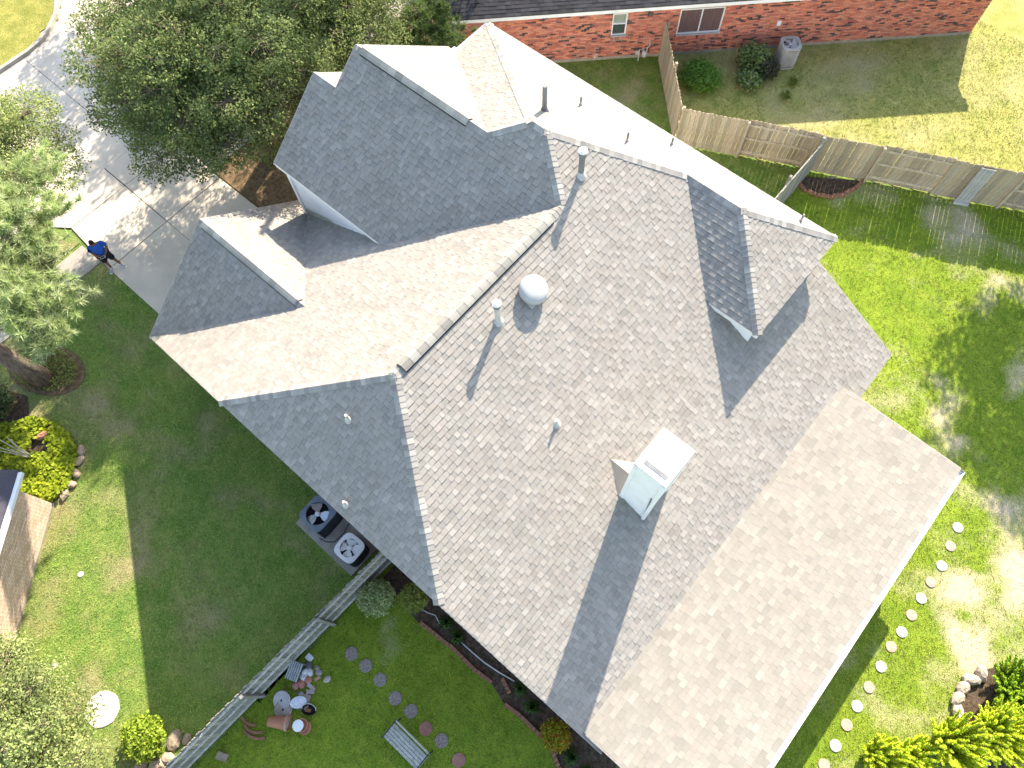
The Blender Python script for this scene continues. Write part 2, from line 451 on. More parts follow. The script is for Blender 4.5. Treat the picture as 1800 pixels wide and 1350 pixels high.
house = empty('house', (0, 0, 0), label='large grey shingle roofed house with white chimney filling the middle of the view', cat='house')
hipt = (7.206 - YS) / (YBR - YS)
PLANES = {
    # name: (height function, course direction, list of convex plan polygons)
    'rear': (fR, (0, 1, 0), [[(0, 0), (7.99, 0), (7.99, YM1), (0, YM1)],
                             [(0, 0), (XH1, YL), (7.99, YL), (7.99, 0)],
                             [(7.99, YL), (XRE, YL), (XRE, -2.3), (7.99, -2.3)],
                             [(XS2, YS), (0, YM1), (7.99, YM1), (7.99, YD), (XS2 + hipt * (XB0 - XS2), YD)],
                             [(XS2 + hipt * (XB0 - XS2), YD), (XD0, YD), (XB0, YBR)],
                             [(4.9, YD), (XRE, YD), (XRE, YRR), (4.9, YRR)],
                             [(XD0, YD), (4.9, YD), (4.9, 7.65), (XD0, 7.65)]]),
    'front': (fP, (0, 1, 0), [[(0, 0), (0, YM1), (XFV, 2.975), (XA2, YG), (XH0, YL)],
                              [(XH0, YL), (XA2, YG), (XFE, YL)],
                              [(XA2, YG), (XFV, 2.975), (XFV, YW3), (XV3, YW3)]]),
    'hip_end': (fH, (1, 0, 0), [[(0, 0), (XH0, YL), (XH1, YL)]]),
    'gable_left': (fGL, (1, 0, 0), [[(XFE, YG), (XA2, YG), (XFE, YL)]]),
    'gable_right': (fGR, (1, 0, 0), [[(XFE, YG), (XA2, YG), (XV3, YW3), (XFE, YGR)]]),
    'upper_shade': (fF, (1, 0, 0), [[(-8.305, 2.975), (XFV, 2.975), (XFV + (YA - 2.975) / (YM1 - 2.975) * (0 - XFV), YA), (-8.305, YA)],
                                    [(-7.422, YA), (XFV + (YA - 2.975) / (YM1 - 2.975) * (0 - XFV), YA), (0, YM1), (XS2 + (YB - YS) / (YM1 - YS) * (0 - XS2), YB), (-7.422, YB)],
                                    [(XF4, YB), (XS2 + (YB - YS) / (YM1 - YS) * (0 - XS2), YB), (XS2, YS), (XS1, YS)]]),
    'upper_gable': (fG2, (1, 0, 0), [[(-7.422, YB), (XF4, YB), (XK, YG2), (-7.422, YG2)]]),
    'lower_gable': (fLG, (1, 0, 0), [[(-8.305, YA), (-7.422, YA), (-7.422, YA + 2.1), (-8.305, YA + 2.1)]]),
    'front_upper': (fK, (0, 1, 0), [[(XF4, YB), (XS1, YS), (XK, YE), (XK, YG2)]]),
    'sunny_side': (fW, (1, 0, 0), [[(XS1, YS), (XS2, YS), (XB0, YBR), (XS1 + (YBR - YS) / (YE - YS) * (XK - XS1), YBR)],
                                   [(XS1 + (YBR - YS) / (YE - YS) * (XK - XS1), YBR), (XB1, YBR), (XRR, YE), (XK, YE)]]),
    'rear_bump': (fR2, (0, 1, 0), [[(XB1, YBR), (XRR, YE), (XRR, YD)]]),
    'bump_shade': (fD, (1, 0, 0), [[(XB0, YBR), (XB1, YBR), (XRR, YD), (XD0, YD)]]),
    'patio_cover': (fPt, (0, 1, 0), [[(XP0, YP0), (XP1, YP0), (XP1, YP1), (XP0, YP1)]]),
}
NRM = {}
PAL = [(0.285, 0.268, 0.255), (0.255, 0.242, 0.232), (0.325, 0.31, 0.295), (0.275, 0.25, 0.232), (0.235, 0.23, 0.23), (0.335, 0.32, 0.305), (0.30, 0.272, 0.262), (0.265, 0.26, 0.245), (0.29, 0.28, 0.275)]
PW = [5, 4, 4, 4, 2, 2, 3, 3, 3]
EXPO = 0.1445
deck = MB()
tabs = []            # (verts, faces, tint, screen size, whole)
for pname, (f, e, polys) in PLANES.items():
    gx = f(1, 0) - f(0, 0); gy = f(0, 1) - f(0, 0)
    n = Vector((-gx, -gy, 1)).normalized(); NRM[pname] = n
    e = Vector(e); s = n.cross(e).normalized()
    if s.z < 0: s = -s
    O = Vector((0, 0, f(0, 0)))
    c2 = []
    for poly in polys:
        P3 = [Vector((x, y, f(x, y))) for x, y in poly]
        q = [((p - O).dot(e), (p - O).dot(s)) for p in P3]
        if area2(q) < 0: q = q[::-1]
        c2.append(q)
        up = [p for p in P3]
        if sum((P3[i].x * P3[(i + 1) % len(P3)].y - P3[(i + 1) % len(P3)].x * P3[i].y) for i in range(len(P3))) < 0: up = up[::-1]
        k = len(up)
        dn = [p - n * 0.05 for p in up]
        deck.add(up + dn, [tuple(range(k)), tuple(range(2 * k - 1, k - 1, -1))] + [(i, k + i, k + (i + 1) % k, (i + 1) % k) for i in range(k)])
    amin = min(a for q in c2 for a, b in q); amax = max(a for q in c2 for a, b in q)
    bmin = min(b for q in c2 for a, b in q); bmax = max(b for q in c2 for a, b in q)
    r = random.Random(pname)
    k = 0
    b0 = bmin
    while b0 < bmax - 0.01:
        b1 = b0 + EXPO
        a0 = amin - r.uniform(0, 0.25)
        thick = r.random() < 0.5
        run = 0
        while a0 < amax:
            w = r.choice((0.10, 0.125, 0.15, 0.15, 0.175, 0.20) if pname != 'patio_cover' else (0.17, 0.22, 0.26, 0.32))
            thick = not thick if r.random() < 0.8 else thick
            hb = ((0.017 if thick else 0.0095) if pname != 'patio_cover' else (0.009 if thick else 0.006)) + r.uniform(-0.001, 0.001)
            t = r.choices(PAL, PW)[0]
            kk = r.uniform(0.94, 1.07) * (1.03 if thick else 0.96)
            mixk = 0.5 if pname != 'patio_cover' else 0.3
            t = tuple((mixk * q + (1 - mixk) * q0) * kk for q, q0 in zip(t, (0.280, 0.272, 0.254) if pname != 'patio_cover' else (0.262, 0.252, 0.226)))
            shade_band = b1 - 0.019 if (not thick and pname != 'patio_cover' and r.random() < 0.75) else b1 + 0.004
            rects = [([(a0, b0), (a0 + w - 0.003, b0), (a0 + w - 0.003, shade_band), (a0, shade_band)], t)]
            if shade_band < b1: rects.append(([(a0, shade_band), (a0 + w - 0.003, shade_band), (a0 + w - 0.003, b1 + 0.004), (a0, b1 + 0.004)], tuple(q * 0.66 for q in t)))  # shadow below the next course's butt, painted as a darker strip on thin tabs
            for q in c2:
                qa = [a for a, b in q]; qb = [b for a, b in q]
                if a0 > max(qa) or a0 + w < min(qa) or b0 > max(qb) or b1 < min(qb): continue
                VS = []; FS = []; TS = []; AR = 0
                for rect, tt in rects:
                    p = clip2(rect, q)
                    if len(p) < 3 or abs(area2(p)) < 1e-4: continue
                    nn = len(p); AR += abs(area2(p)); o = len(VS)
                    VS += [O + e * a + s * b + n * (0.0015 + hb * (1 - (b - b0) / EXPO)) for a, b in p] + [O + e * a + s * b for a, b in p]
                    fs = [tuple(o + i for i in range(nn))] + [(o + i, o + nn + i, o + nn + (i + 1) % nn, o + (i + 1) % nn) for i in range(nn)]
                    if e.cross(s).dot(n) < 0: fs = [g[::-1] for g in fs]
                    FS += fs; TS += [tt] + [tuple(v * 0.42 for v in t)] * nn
                if not VS: continue
                v = (CAM - VS[0]); dd = v.length
                tabs.append((VS, FS, TS, AR * abs(n.dot(v)) / dd ** 3, abs(AR - (w - 0.003) * (EXPO + 0.004)) < 1e-4))
            a0 += w
        b0 = b1
        k += 1
roof = deck.build('roof', 'deck', house, label='grey laminated shingle roof with hips and gables')
order = sorted([i for i in range(len(tabs)) if tabs[i][4]], key=lambda i: -tabs[i][3])[:290]
single = set(order)
field = MB()
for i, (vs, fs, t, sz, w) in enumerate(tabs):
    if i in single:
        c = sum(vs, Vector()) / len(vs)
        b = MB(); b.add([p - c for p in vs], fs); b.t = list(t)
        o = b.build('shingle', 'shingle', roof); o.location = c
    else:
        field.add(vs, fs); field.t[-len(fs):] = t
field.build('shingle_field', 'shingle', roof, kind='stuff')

# ---- ridge caps, one by one
CP = [(0.296, 0.291, 0.283), (0.261, 0.257, 0.252), (0.331, 0.326, 0.313), (0.287, 0.274, 0.261), (0.235, 0.231, 0.231), (0.365, 0.357, 0.344)]
def ridge_caps(a, b, p1, p2, step=0.135, width=0.135):
    a = Vector(a); b = Vector(b)
    d = b - a; Lr = d.length; d.normalize()
    sides = []
    for p in (p1, p2):
        t = NRM[p].cross(d).normalized()
        if t.z > 0: t = -t
        sides.append((t, NRM[p]))
    if abs(d.z) < 1e-6:
        pass
    up = (NRM[p1] + NRM[p2]).normalized()
    x = 0.0
    while x < Lr - 0.02:
        x1 = min(x + step + 0.03, Lr + 0.05)
        j = random.uniform(-0.006, 0.006)
        w = width * random.uniform(0.95, 1.05)
        h0, h1 = 0.030, 0.016
        A = a + d * (x + j); B = a + d * x1
        t1, n1 = sides[0]; t2, n2 = sides[1]
        vs = [A + t1 * w + n1 * (h0 - 0.004), A + up * (h0 + 0.004), A + t2 * w + n2 * (h0 - 0.004),
              B + t1 * w + n1 * h1, B + up * (h1 + 0.004), B + t2 * w + n2 * h1,
              A + t1 * w, A + up * 0.004, A + t2 * w, B + t1 * w, B + t2 * w]
        fs = [(0, 1, 4, 3), (1, 2, 5, 4), (6, 7, 1, 0), (7, 8, 2, 1), (6, 0, 3, 9), (2, 8, 10, 5)]
        if (vs[1] - vs[0]).cross(vs[3] - vs[0]).dot(n1) < 0: fs = [g[::-1] for g in fs]
        c = random.choice(CP); k = random.uniform(0.9, 1.1)
        o_ = MB(); o_.add([p - A for p in vs], fs, (c[0] * k, c[1] * k, c[2] * k))
        o = o_.build('ridge_cap', 'shingle', roof); o.location = A
        x += step
P3 = lambda x, y, z: (x, y, z)
ridge_caps((XH0, YL, ZH), (0, 0, ZM), 'front', 'hip_end')
ridge_caps((XH1, YL, ZH), (0, 0, ZM), 'rear', 'hip_end')
ridge_caps((0, YM1, ZM), (XS2, YS, ZS), 'rear', 'upper_shade')
ridge_caps((XF4, YB, ZB), (XS1, YS, ZS), 'front_upper', 'upper_shade')
ridge_caps((XK, YE, ZE), (XS1, YS, ZS), 'front_upper', 'sunny_side')
ridge_caps((XS1, YS, ZS), (XS2, YS, ZS), 'sunny_side', 'upper_shade')
ridge_caps((XB0, YBR, ZBR), (XS2, YS, ZS), 'rear', 'sunny_side')
ridge_caps((XB0, YBR, ZBR), (XB1, YBR, ZBR), 'bump_shade', 'sunny_side')
ridge_caps((XRR, YD, ZE), (XB1, YBR, ZBR), 'rear_bump', 'bump_shade')
ridge_caps((XRR, YE, ZE), (XB1, YBR, ZBR), 'rear_bump', 'sunny_side')
ridge_caps((-8.305, YA, ZA), (-7.5, YA, ZA), 'lower_gable', 'upper_shade')
ridge_caps((0, 0, ZM), (0, 0.22, ZM), 'rear', 'front')
ridge_caps((0, 5.35, ZM), (0, YM1, ZM), 'rear', 'front')
ridge_caps((XF4 - 0.65, YB, ZB), (XF4, YB, ZB), 'upper_gable', 'upper_shade')
ridge_caps((XA2 - 0.25, YG, ZG), (XA2, YG, ZG), 'gable_left', 'gable_right')

# ---- ridge vents: dark slotted body under a row of cover shingles
def ridge_vent(a, b, p1, p2):
    a = Vector(a); b = Vector(b); d = (b - a).normalized(); Lr = (b - a).length
    t = []
    for p in (p1, p2):
        q = NRM[p].cross(d).normalized()
        if q.z > 0: q = -q
        t.append((q, NRM[p]))
    up = Vector((0, 0, 1))
    def profile(P, w, h, hc):
        (t1, n1), (t2, n2) = t
        return [P + t1 * w, P + t1 * w + n1 * h, P + t1 * (w * 0.45) + n1 * (h + hc * 0.6), P + up * (h + hc), P + t2 * (w * 0.45) + n2 * (h + hc * 0.6), P + t2 * w + n2 * h, P + t2 * w]
    body = MB()
    vs = profile(a, 0.168, 0.034, 0.012) + profile(b, 0.168, 0.034, 0.012)
    body.add(vs, [(i, i + 1, i + 8, i + 7) for i in range(6)] + [(6, 5, 4, 3, 2, 1, 0), (7, 8, 9, 10, 11, 12, 13)])
    ob = body.build('ridge_vent', 'black', roof)
    x = 0
    while x < Lr - 0.01:
        x1 = min(x + 0.26, Lr + 0.01)
        A = a + d * x; B = a + d * (x1 + 0.02)
        top = profile(A, 0.132, 0.066, 0.02); bt = profile(B, 0.132, 0.06, 0.018)
        vs = top[1:6] + bt[1:6] + [p - up * 0.012 for p in top[1:6]] + [p - up * 0.012 for p in bt[1:6]]
        fs = [(i, i + 1, i + 6, i + 5) for i in range(4)] + [(i, i + 10, i + 11, i + 1) for i in range(4)] + [(i + 5, i + 6, i + 16, i + 15) for i in range(4)] + [(0, 5, 15, 10), (4, 14, 19, 9)]
        if (vs[1] - vs[0]).cross(vs[5] - vs[0]).dot(t[0][1]) < 0: fs = [g[::-1] for g in fs]
        c = random.choice(CP[:3] + CP[5:]); k = random.uniform(0.85, 1.12)
        o_ = MB(); o_.add([p - A for p in vs], fs, (c[0] * k, c[1] * k, c[2] * k * 0.97))
        o = o_.build('vent_cover_shingle', 'shingle', roof, smooth=False); o.location = A
        x += 0.26
ridge_vent((0, 0.22, ZM), (0, 5.35, ZM), 'rear', 'front')
ridge_vent((-8.45, YG, ZG), (XA2 - 0.25, YG, ZG), 'gable_left', 'gable_right')
ridge_vent((-7.15, YB, ZB), (XF4 - 0.65, YB, ZB), 'upper_gable', 'upper_shade')

# ---- fascia boards and drip edges
def fascia(name, pts, h=0.15, off=0.012, material='trim', drop=0.035):
    for a, b in zip(pts[:-1], pts[1:]):
        fb = MB()
        fb.bar(Vector(a) - Vector((0, 0, drop + h / 2)), Vector(b) - Vector((0, 0, drop + h / 2)), 0.022, h)
        fb.build(name, material, house)
        de = MB()
        de.bar(Vector(a) - Vector((0, 0, 0.008)), Vector(b) - Vector((0, 0, 0.008)), 0.04, 0.016)
        de.build('drip_edge', 'drip', house)
v3 = lambda f, x, y: (x, y, f(x, y))
fascia('rake_board', [v3(fP, XFE, YL), v3(fP, XH0, YL)])
fascia('fascia_board', [(XH0, YL, ZH), (XH1, YL, ZH)])
fascia('rake_board', [(XH1, YL, ZH), v3(fR, XRE, YL)])
fascia('rake_board', [(XFE, YL, ZFE), (XFE, YG, ZG)]); fascia('rake_board', [(XFE, YG, ZG), (XFE, YGR, ZFE)])
fascia('fascia_board', [(-8.305, 2.975, 5.176), (XFV, 2.975, 5.176)])
fascia('rake_board', [(-8.305, 2.975, 5.176), (-8.305, YA, ZA)]); fascia('rake_board', [(-8.305, YA, ZA), v3(fLG, -8.305, YA + 2.1)])
fascia('rake_board', [(-7.422, YA, ZA), (-7.422, YB, ZB)]); fascia('rake_board', [(-7.422, YB, ZB), (-7.422, YG2, ZE)])
fascia('fascia_board', [(XK, YG2, ZE), (XK, YE, ZE)]); fascia('fascia_board', [(XK, YE, ZE), (XRR, YE, ZE)])
fascia('fascia_board', [(XRR, YE, ZE), (XRR, YD, ZE)]); fascia('fascia_board', [(XRR, YD, ZE), (XD0 + 0.1, YD, ZE)])
fascia('rake_board', [v3(fR, 5.2, YRR), v3(fR, XRE, YRR)]); fascia('fascia_board', [v3(fR, XRE, YRR), v3(fR, XRE, YP1 + 0.02)])
fascia('fascia_board', [v3(fR, XRE, YL), v3(fR, XRE, YP0 - 0.03)])
fascia('rake_board', [v3(fPt, XP0 + 0.1, YP0), v3(fPt, XP1, YP0)]); fascia('rake_board', [v3(fPt, XP0 + 0.3, YP1), v3(fPt, XP1, YP1)])

# ---- gutters
def gutter(a, b, out, parent=house, w=0.13, h=0.11, material='white_paint', z=-0.03):
    a = Vector(a); b = Vector(b); o = Vector(out)
    g = MB()
    up = Vector((0, 0, 1))
    prof = [(0.012, z), (0.012, z - h), (w * 0.75, z - h), (w, z - 0.02), (w + 0.012, z - 0.005), (w + 0.012, z - 0.015), (w * 0.78, z - h - 0.01), (0.004, z - h - 0.01), (0.004, z)]
    vs = [a + o * x + up * y for x, y in prof] + [b + o * x + up * y for x, y in prof]
    k = len(prof)
    g.add(vs, [(i, (i + 1) % k, k + (i + 1) % k, k + i) for i in range(k)])
    ob = g.build('gutter', material, parent)
    L_ = (b - a).length; nb = int(L_ / 0.75)
    d = (b - a).normalized()
    for i in range(1, nb):
        q = MB(); c = a + d * (L_ * i / nb)
        q.bar(c + up * (z + 0.002), c + o * w + up * (z - 0.002), 0.02, 0.006)
        q.build('gutter_strap', 'galv', ob)
    for p, sg in ((a, -1), (b, 1)):
        q = MB(); q.box(p + o * (w / 2) + up * (z - h / 2) + d * (0.003 * sg), (0.004 if abs(d.x) > .5 else w, 0.004 if abs(d.y) > .5 else w, h * 0.9)); q.build('gutter_end', 'galv', ob)
    return ob
gutter((XP1, YP0, fPt(XP1, 0)), (XP1, YP1, fPt(XP1, 0)), (1, 0, 0))
gutter((XK, YG2 + 0.05, ZE), (XK, YE, ZE), (-1, 0, 0))
sd = MB(); sd.box((XK - 0.08, YG2 + 0.02, ZE - 0.05), (0.22, 0.2, 0.16)); sd.box((XK - 0.08, YG2 + 0.02, 2.5), (0.07, 0.09, 4.9)); sd.build('downspout', 'light_grey', house)

# ---- walls
def wall(name, poly, axis, c0, c1, material):
    """poly in (horizontal, z); extruded between c0 and c1 along the other horizontal axis"""
    b = MB(); n_ = len(poly)
    mk = (lambda u, z, c: (u, c, z)) if axis == 'x' else (lambda u, z, c: (c, u, z))
    vs = [mk(u, z, c0) for u, z in poly] + [mk(u, z, c1) for u, z in poly]
    b.add(vs, [tuple(range(n_ - 1, -1, -1)), tuple(range(n_, 2 * n_))] + [(i, (i + 1) % n_, n_ + (i + 1) % n_, n_ + i) for i in range(n_)])
    return b.build(name, material, house)
prof_left = [(-8.3, 0), (8.2, 0), (8.2, fR(8.2, 0) - 0.1), (XH1 - 0.3, ZH - 0.12), (XH0 + 0.3, ZH - 0.12), (-8.3, fP(-8.3, 0) - 0.1)]
wall('wall', prof_left, 'x', -2.62, -2.42, 'house_brick')
wall('wall', [(-2.42, 0), (3.3, 0), (3.3, ZFE - 0.05), (YG, ZG - 0.15), (-2.42, ZFE - 0.05)], 'y', -8.3, -8.1, 'house_brick')
wall('wall', [(-2.42, 0), (10.4, 0), (10.4, fR(8.2, 0) - 0.1), (-2.42, fR(8.2, 0) - 0.1)], 'y', 8.0, 8.2, 'house_brick')
wall('wall', [(-6.85, 0), (5.15, 0), (5.15, ZE - 0.1), (-6.85, ZE - 0.1)], 'x', 10.5, 10.7, 'siding')
wall('wall', [(5.15, 0), (8.2, 0), (8.2, fR(8.2, 0) - 0.1), (5.15, fR(5.15, 0) - 0.1)], 'x', 10.3, 10.45, 'siding')
wall('wall', [(3.3, 0), (10.5, 0), (10.5, ZE - 0.2), (3.3, ZE - 0.2)], 'y', -6.85, -6.7, 'siding')
wall('wall', [(3.36, 0), (6.9, 0), (6.9, 5.35), (YA, ZA - 0.2), (3.36, 5.2)], 'y', -8.0, -7.85, 'house_brick')
wall('gable_wall', [(YB - 2.2, 5.6), (YG2 - 0.25, ZE - 0.05), (YB, ZB - 0.2)], 'y', -7.1, -7.0, 'siding')
wall('wall', [(-8.0, 0), (-6.7, 0), (-6.7, 5.3), (-8.0, 5.3)], 'x', 6.8, 6.9, 'siding')
core = wall('wall', [(-7.9, 0.0), (XFV + 0.2, 0.0), (XFV + 0.2, 5.12), (-7.9, 5.12)], 'x', 3.10, 3.18, 'siding')
z = 2.45
while z < 5.08:
    b = MB(); z1 = min(z + 0.19, 5.12)
    vs = [(-7.9, 3.062, z), (XFV + 0.2, 3.062, z), (XFV + 0.2, 3.078, z1), (-7.9, 3.078, z1), (-7.9, 3.09, z), (XFV + 0.2, 3.09, z), (XFV + 0.2, 3.09, z1), (-7.9, 3.09, z1)]
    b.add(vs, [(0, 1, 2, 3), (0, 4, 5, 1), (0, 3, 7, 4), (1, 5, 6, 2)])
    b.build('siding_plank', 'siding', core); z += 0.19
b = MB(); b.box((-7.93, 3.075, 2.6), (0.12, 0.12, 5.0)); b.build('corner_board', 'white_paint', house)
b = MB(); b.add([(-7.9, 3.054, fP(-7.9, 0)), (-6.3, 3.054, fP(-6.3, 0)), (-6.6, 3.054, fP(-6.3, 0) + 0.02), (-7.9, 3.054, fP(-7.9, 0) + 0.32)], [(0, 1, 2, 3)]); b.build('weather_stain', 'mildew', core)
wb = wall('wall', [(XD0 - 0.3, 4.2), (5.29, 3.5), (5.29, ZE - 0.08), (XD0 - 0.3, ZE - 0.08)], 'x', 7.36, 7.65, 'siding')
z = 4.25
while z < 5.0:
    b = MB(); z1 = z + 0.19
    b.add([(XD0, 7.332, z), (5.30, 7.332, z), (5.30, 7.35, z1), (XD0, 7.35, z1), (XD0, 7.36, z), (5.30, 7.36, z), (5.30, 7.36, z1), (XD0, 7.36, z1)], [(0, 1, 2, 3), (0, 4, 5, 1), (1, 5, 6, 2)])
    b.build('siding_plank', 'white_paint', wb); z += 0.19
wall('wall', [(7.36, 3.5), (10.6, 3.5), (10.6, ZE - 0.08), (7.36, ZE - 0.08)], 'y', 5.22, 5.29, 'siding')
wall('wall', [(-2.4, 0.0), (10.3, 0.0), (10.3, 2.2), (-2.4, 2.2)], 'y', -7.8, -7.7, 'house_brick')
# soffits
def soffit(pts):
    b = MB(); b.prism(pts, 0, 0.015); return b
for (poly, zz) in (([(XH0, YL + 0.02), (XH1, YL + 0.02), (XH1, -2.62), (XH0, -2.62)], ZH - 0.16), ([(-8.28, 3.0), (XFV, 3.0), (XFV, 3.07), (-8.28, 3.07)], 5.0), ([(XK, YE - 0.02), (XRR - 0.02, YE - 0.02), (XRR - 0.02, 10.6), (XK, 10.6)], ZE - 0.17), ([(XD0, YD + 0.02), (XRR - 0.02, YD + 0.02), (XRR - 0.02, 7.33), (XD0, 7.33)], ZE - 0.17), ([(5.29, 7.34), (XRR - 0.02, 7.34), (XRR - 0.02, YE - 0.3), (5.29, YE - 0.3)], ZE - 0.168)):
    s_ = soffit(poly); o = s_.build('soffit', 'white_paint', house); o.location.z = zz
# patio posts and slab
for x_, y_ in ((11.45, -2.65), (11.45, 2.9), (11.45, 8.5)):
    b = MB(); b.box((x_, y_, 1.38), (0.14, 0.14, 2.72)); b.box((x_, y_, 0.1), (0.2, 0.2, 0.18)); b.build('patio_post', 'white_paint', house)
b = MB(); b.prism([(8.2, -2.6), (11.6, -2.6), (11.6, 8.6), (8.2, 8.6)], -0.05, 0.05); b.build('patio_slab', 'concrete_old', house)
b = MB(); b.prism([(-8.0, -2.4), (8.0, -2.4), (8.0, 10.4), (-6.8, 10.4), (-6.8, 3.3), (-8.0, 3.3)], -0.05, 0.04); b.build('floor_slab', 'concrete_old', house)

# ---- chimney with chase cover and cricket
chim = empty('chimney', (5.655, 2.325, 0), parent=house)
x0, x1, y0, y1, zt = 5.29, 6.02, 1.85, 2.80, 7.20
def loc(p): return (p[0] - 5.655, p[1] - 2.325, p[2])
b = MB(); b.box(loc((5.655, 2.325, 5.3)), (x1 - x0, y1 - y0, 3.78)); cb = b.build('chimney_core', 'white_paint', chim)
z = 3.7
while z < zt - 0.08:
    z1 = min(z + 0.13, zt - 0.02)
    b = MB()
    for (ax, ay, bx, by, ox, oy) in ((x0, y0, x1, y0, 0, -1), (x1, y0, x1, y1, 1, 0), (x1, y1, x0, y1, 0, 1), (x0, y1, x0, y0, -1, 0)):
        A = Vector(loc((ax, ay, z))); B = Vector(loc((bx, by, z))); o_ = Vector((ox, oy, 0)); up = Vector((0, 0, z1 - z))
        b.add([A + o_ * 0.014, B + o_ * 0.014, B + o_ * 0.004 + up, A + o_ * 0.004 + up, A, B], [(0, 1, 2, 3), (4, 5, 1, 0)])
    b.build('siding_course', 'white_paint', chim); z += 0.13
for cx_ in (x0, x1):
    for cy_ in (y0, y1):
        b = MB(); b.box(loc((cx_, cy_, (3.5 + zt) / 2)), (0.09, 0.09, zt - 3.5)); b.build('corner_trim', 'white_paint', chim)
b = MB()
b.box(loc((5.655, 2.325, zt + 0.012)), (x1 - x0 + 0.09, y1 - y0 + 0.09, 0.10)); b.build('chase_cover', 'white_paint', chim, bevel=0.01)
b = MB(); b.box(loc((5.68, 1.98, zt + 0.066)), (0.58, 0.10, 0.016)); sl = b.build('vent_slot', 'pipe_grey', chim)
b = MB(); b.box(loc((6.07, 1.87, 3.98)), (0.06, 0.14, 0.12)); b.build('flashing', 'pipe_grey', chim)
b = MB(); b.bar(loc((5.99, 1.822, 4.6)), loc((5.93, 1.822, 5.9)), 0.012, 0.03); b.build('corner_gap', 'pipe_grey', chim)
# cricket on the uphill side
ap = Vector((4.55, 2.3, fR(4.55, 0) + 0.01)); rg = Vector((x0, 2.3, fR(4.55, 0) - 0.03))
lo1 = Vector((x0 + 0.02, 1.72, fR(x0, 0) + 0.012)); lo2 = Vector((x0 + 0.02, 2.92, fR(x0, 0) + 0.012))
b = MB(); q = [Vector(loc(p)) for p in (ap, rg, lo1, lo2)]
b.add(q + [p - Vector((0, 0, 0.3)) for p in q], [(0, 2, 1), (0, 1, 3), (1, 2, 6, 5), (1, 5, 7, 3)], (0.30, 0.275, 0.25)); b.build('cricket', 'shingle', chim)

# ---- roof pipes and vents
def on(f, x, y): return Vector((x, y, f(x, y)))
def vent_pipe(base, h, r, material='pipe_grey', cap=None, capm=None, flash='pipe_light', fr=None):
    t = empty('vent_pipe', base, parent=house)
    b = MB(); b.tube([(0, 0, -0.12), (0, 0, h)], r, 14); b.build('pipe', material, t)
    fr = fr or r * 2.0
    b = MB(); b.lathe((0, 0, -0.02), [(fr, -0.05), (fr * 0.9, 0.03), (r * 1.12, 0.12), (r * 1.05, 0.16)], 16); b.build('flashing', flash, t)
    if cap:
        b = MB()
        b.lathe((0, 0, h - 0.16), [(r * 1.25, 0), (r * 1.3, 0.10), (r * 1.25, 0.12)], 16); b.build('cap_skirt', 'pipe_grey', t)
        b = MB(); b.lathe((0, 0, h - 0.03), [(r * 1.0, 0), (r * 1.55, 0.015), (r * 1.5, 0.04), (r * 0.9, 0.07), (0, 0.085)], 18); b.build('cap', capm or 'white_paint', t)
    return t
vent_pipe(on(fR, 0.735, 2.62), 0.85, 0.07, 'pipe_light', True)
vent_pipe(on(fR, -0.17, 6.78), 0.88, 0.075, 'pipe_grey', True)
vent_pipe(on(fW, -2.15, 7.77), 0.84, 0.065, 'pipe_grey', None, None, 'pipe_grey')
for x_, y_, h_ in ((-2.12, 9.32, 0.33), (-0.25, 8.91, 0.36), (0.32, 10.44, 0.28), (4.44, 10.64, 0.29)):
    vent_pipe(on(fW, x_, y_), h_, 0.028, 'pipe_grey', None, None, 'pipe_light', 0.06)
vent_pipe(on(fR, 3.13, 1.92), 0.28, 0.035, 'pipe_light', None, None, 'pipe_light', 0.11)
vent_pipe(on(fH, -0.42, -1.31), 0.3, 0.035, 'pipe_light', None, None, 'pipe_light', 0.10)
vent_pipe(on(fH, 0.6, -2.72), 0.26, 0.035, 'pipe_light', None, None, 'pipe_light', 0.10)
dv = empty('dome_vent', on(fR, 0.80, 3.74), parent=house)
tilt = Matrix.Rotation(math.atan(mR) * 0.9, 3, 'Y')
b = MB(); b.box(tilt @ Vector((0, 0, 0.008)), (0.62, 0.62, 0.012), rot=tilt); b.build('flange', 'dome', dv)
b = MB(); b.lathe((0, 0, 0), [(0.25, -0.05), (0.25, 0.12)], 28, rot=tilt); b.build('throat', 'dome', dv, smooth=True)
b = MB(); b.lathe((0, 0, 0), [(0.345, 0.10), (0.365, 0.13), (0.36, 0.20), (0.335, 0.255), (0.27, 0.295), (0.16, 0.315), (0.0, 0.32)], 36, rot=tilt); b.build('dome_cap', 'dome', dv, smooth=True)
# ------------------------------------------------------------------ ground, lawns, drive, street
g = MB(); g.prism([(-160, -160), (160, -160), (160, 160), (-160, 160)], -0.6, -0.02)
g.build('ground', 'turf', kind='structure')

def inside(p, poly):
    x, y = p; c = False; n = len(poly)
    for i in range(n):
        x1, y1 = poly[i]; x2, y2 = poly[(i + 1) % n]
        if (y1 > y) != (y2 > y) and x < (x2 - x1) * (y - y1) / (y2 - y1) + x1: c = not c
    return c

def inside_np(X, Y, poly):
    c = np.zeros(X.shape, bool); n = len(poly)
    for i in range(n):
        x1, y1 = poly[i]; x2, y2 = poly[(i + 1) % n]
        if y1 == y2: continue
        c ^= ((y1 > Y) != (y2 > Y)) & (X < (x2 - x1) * (Y - y1) / (y2 - y1) + x1)
    return c

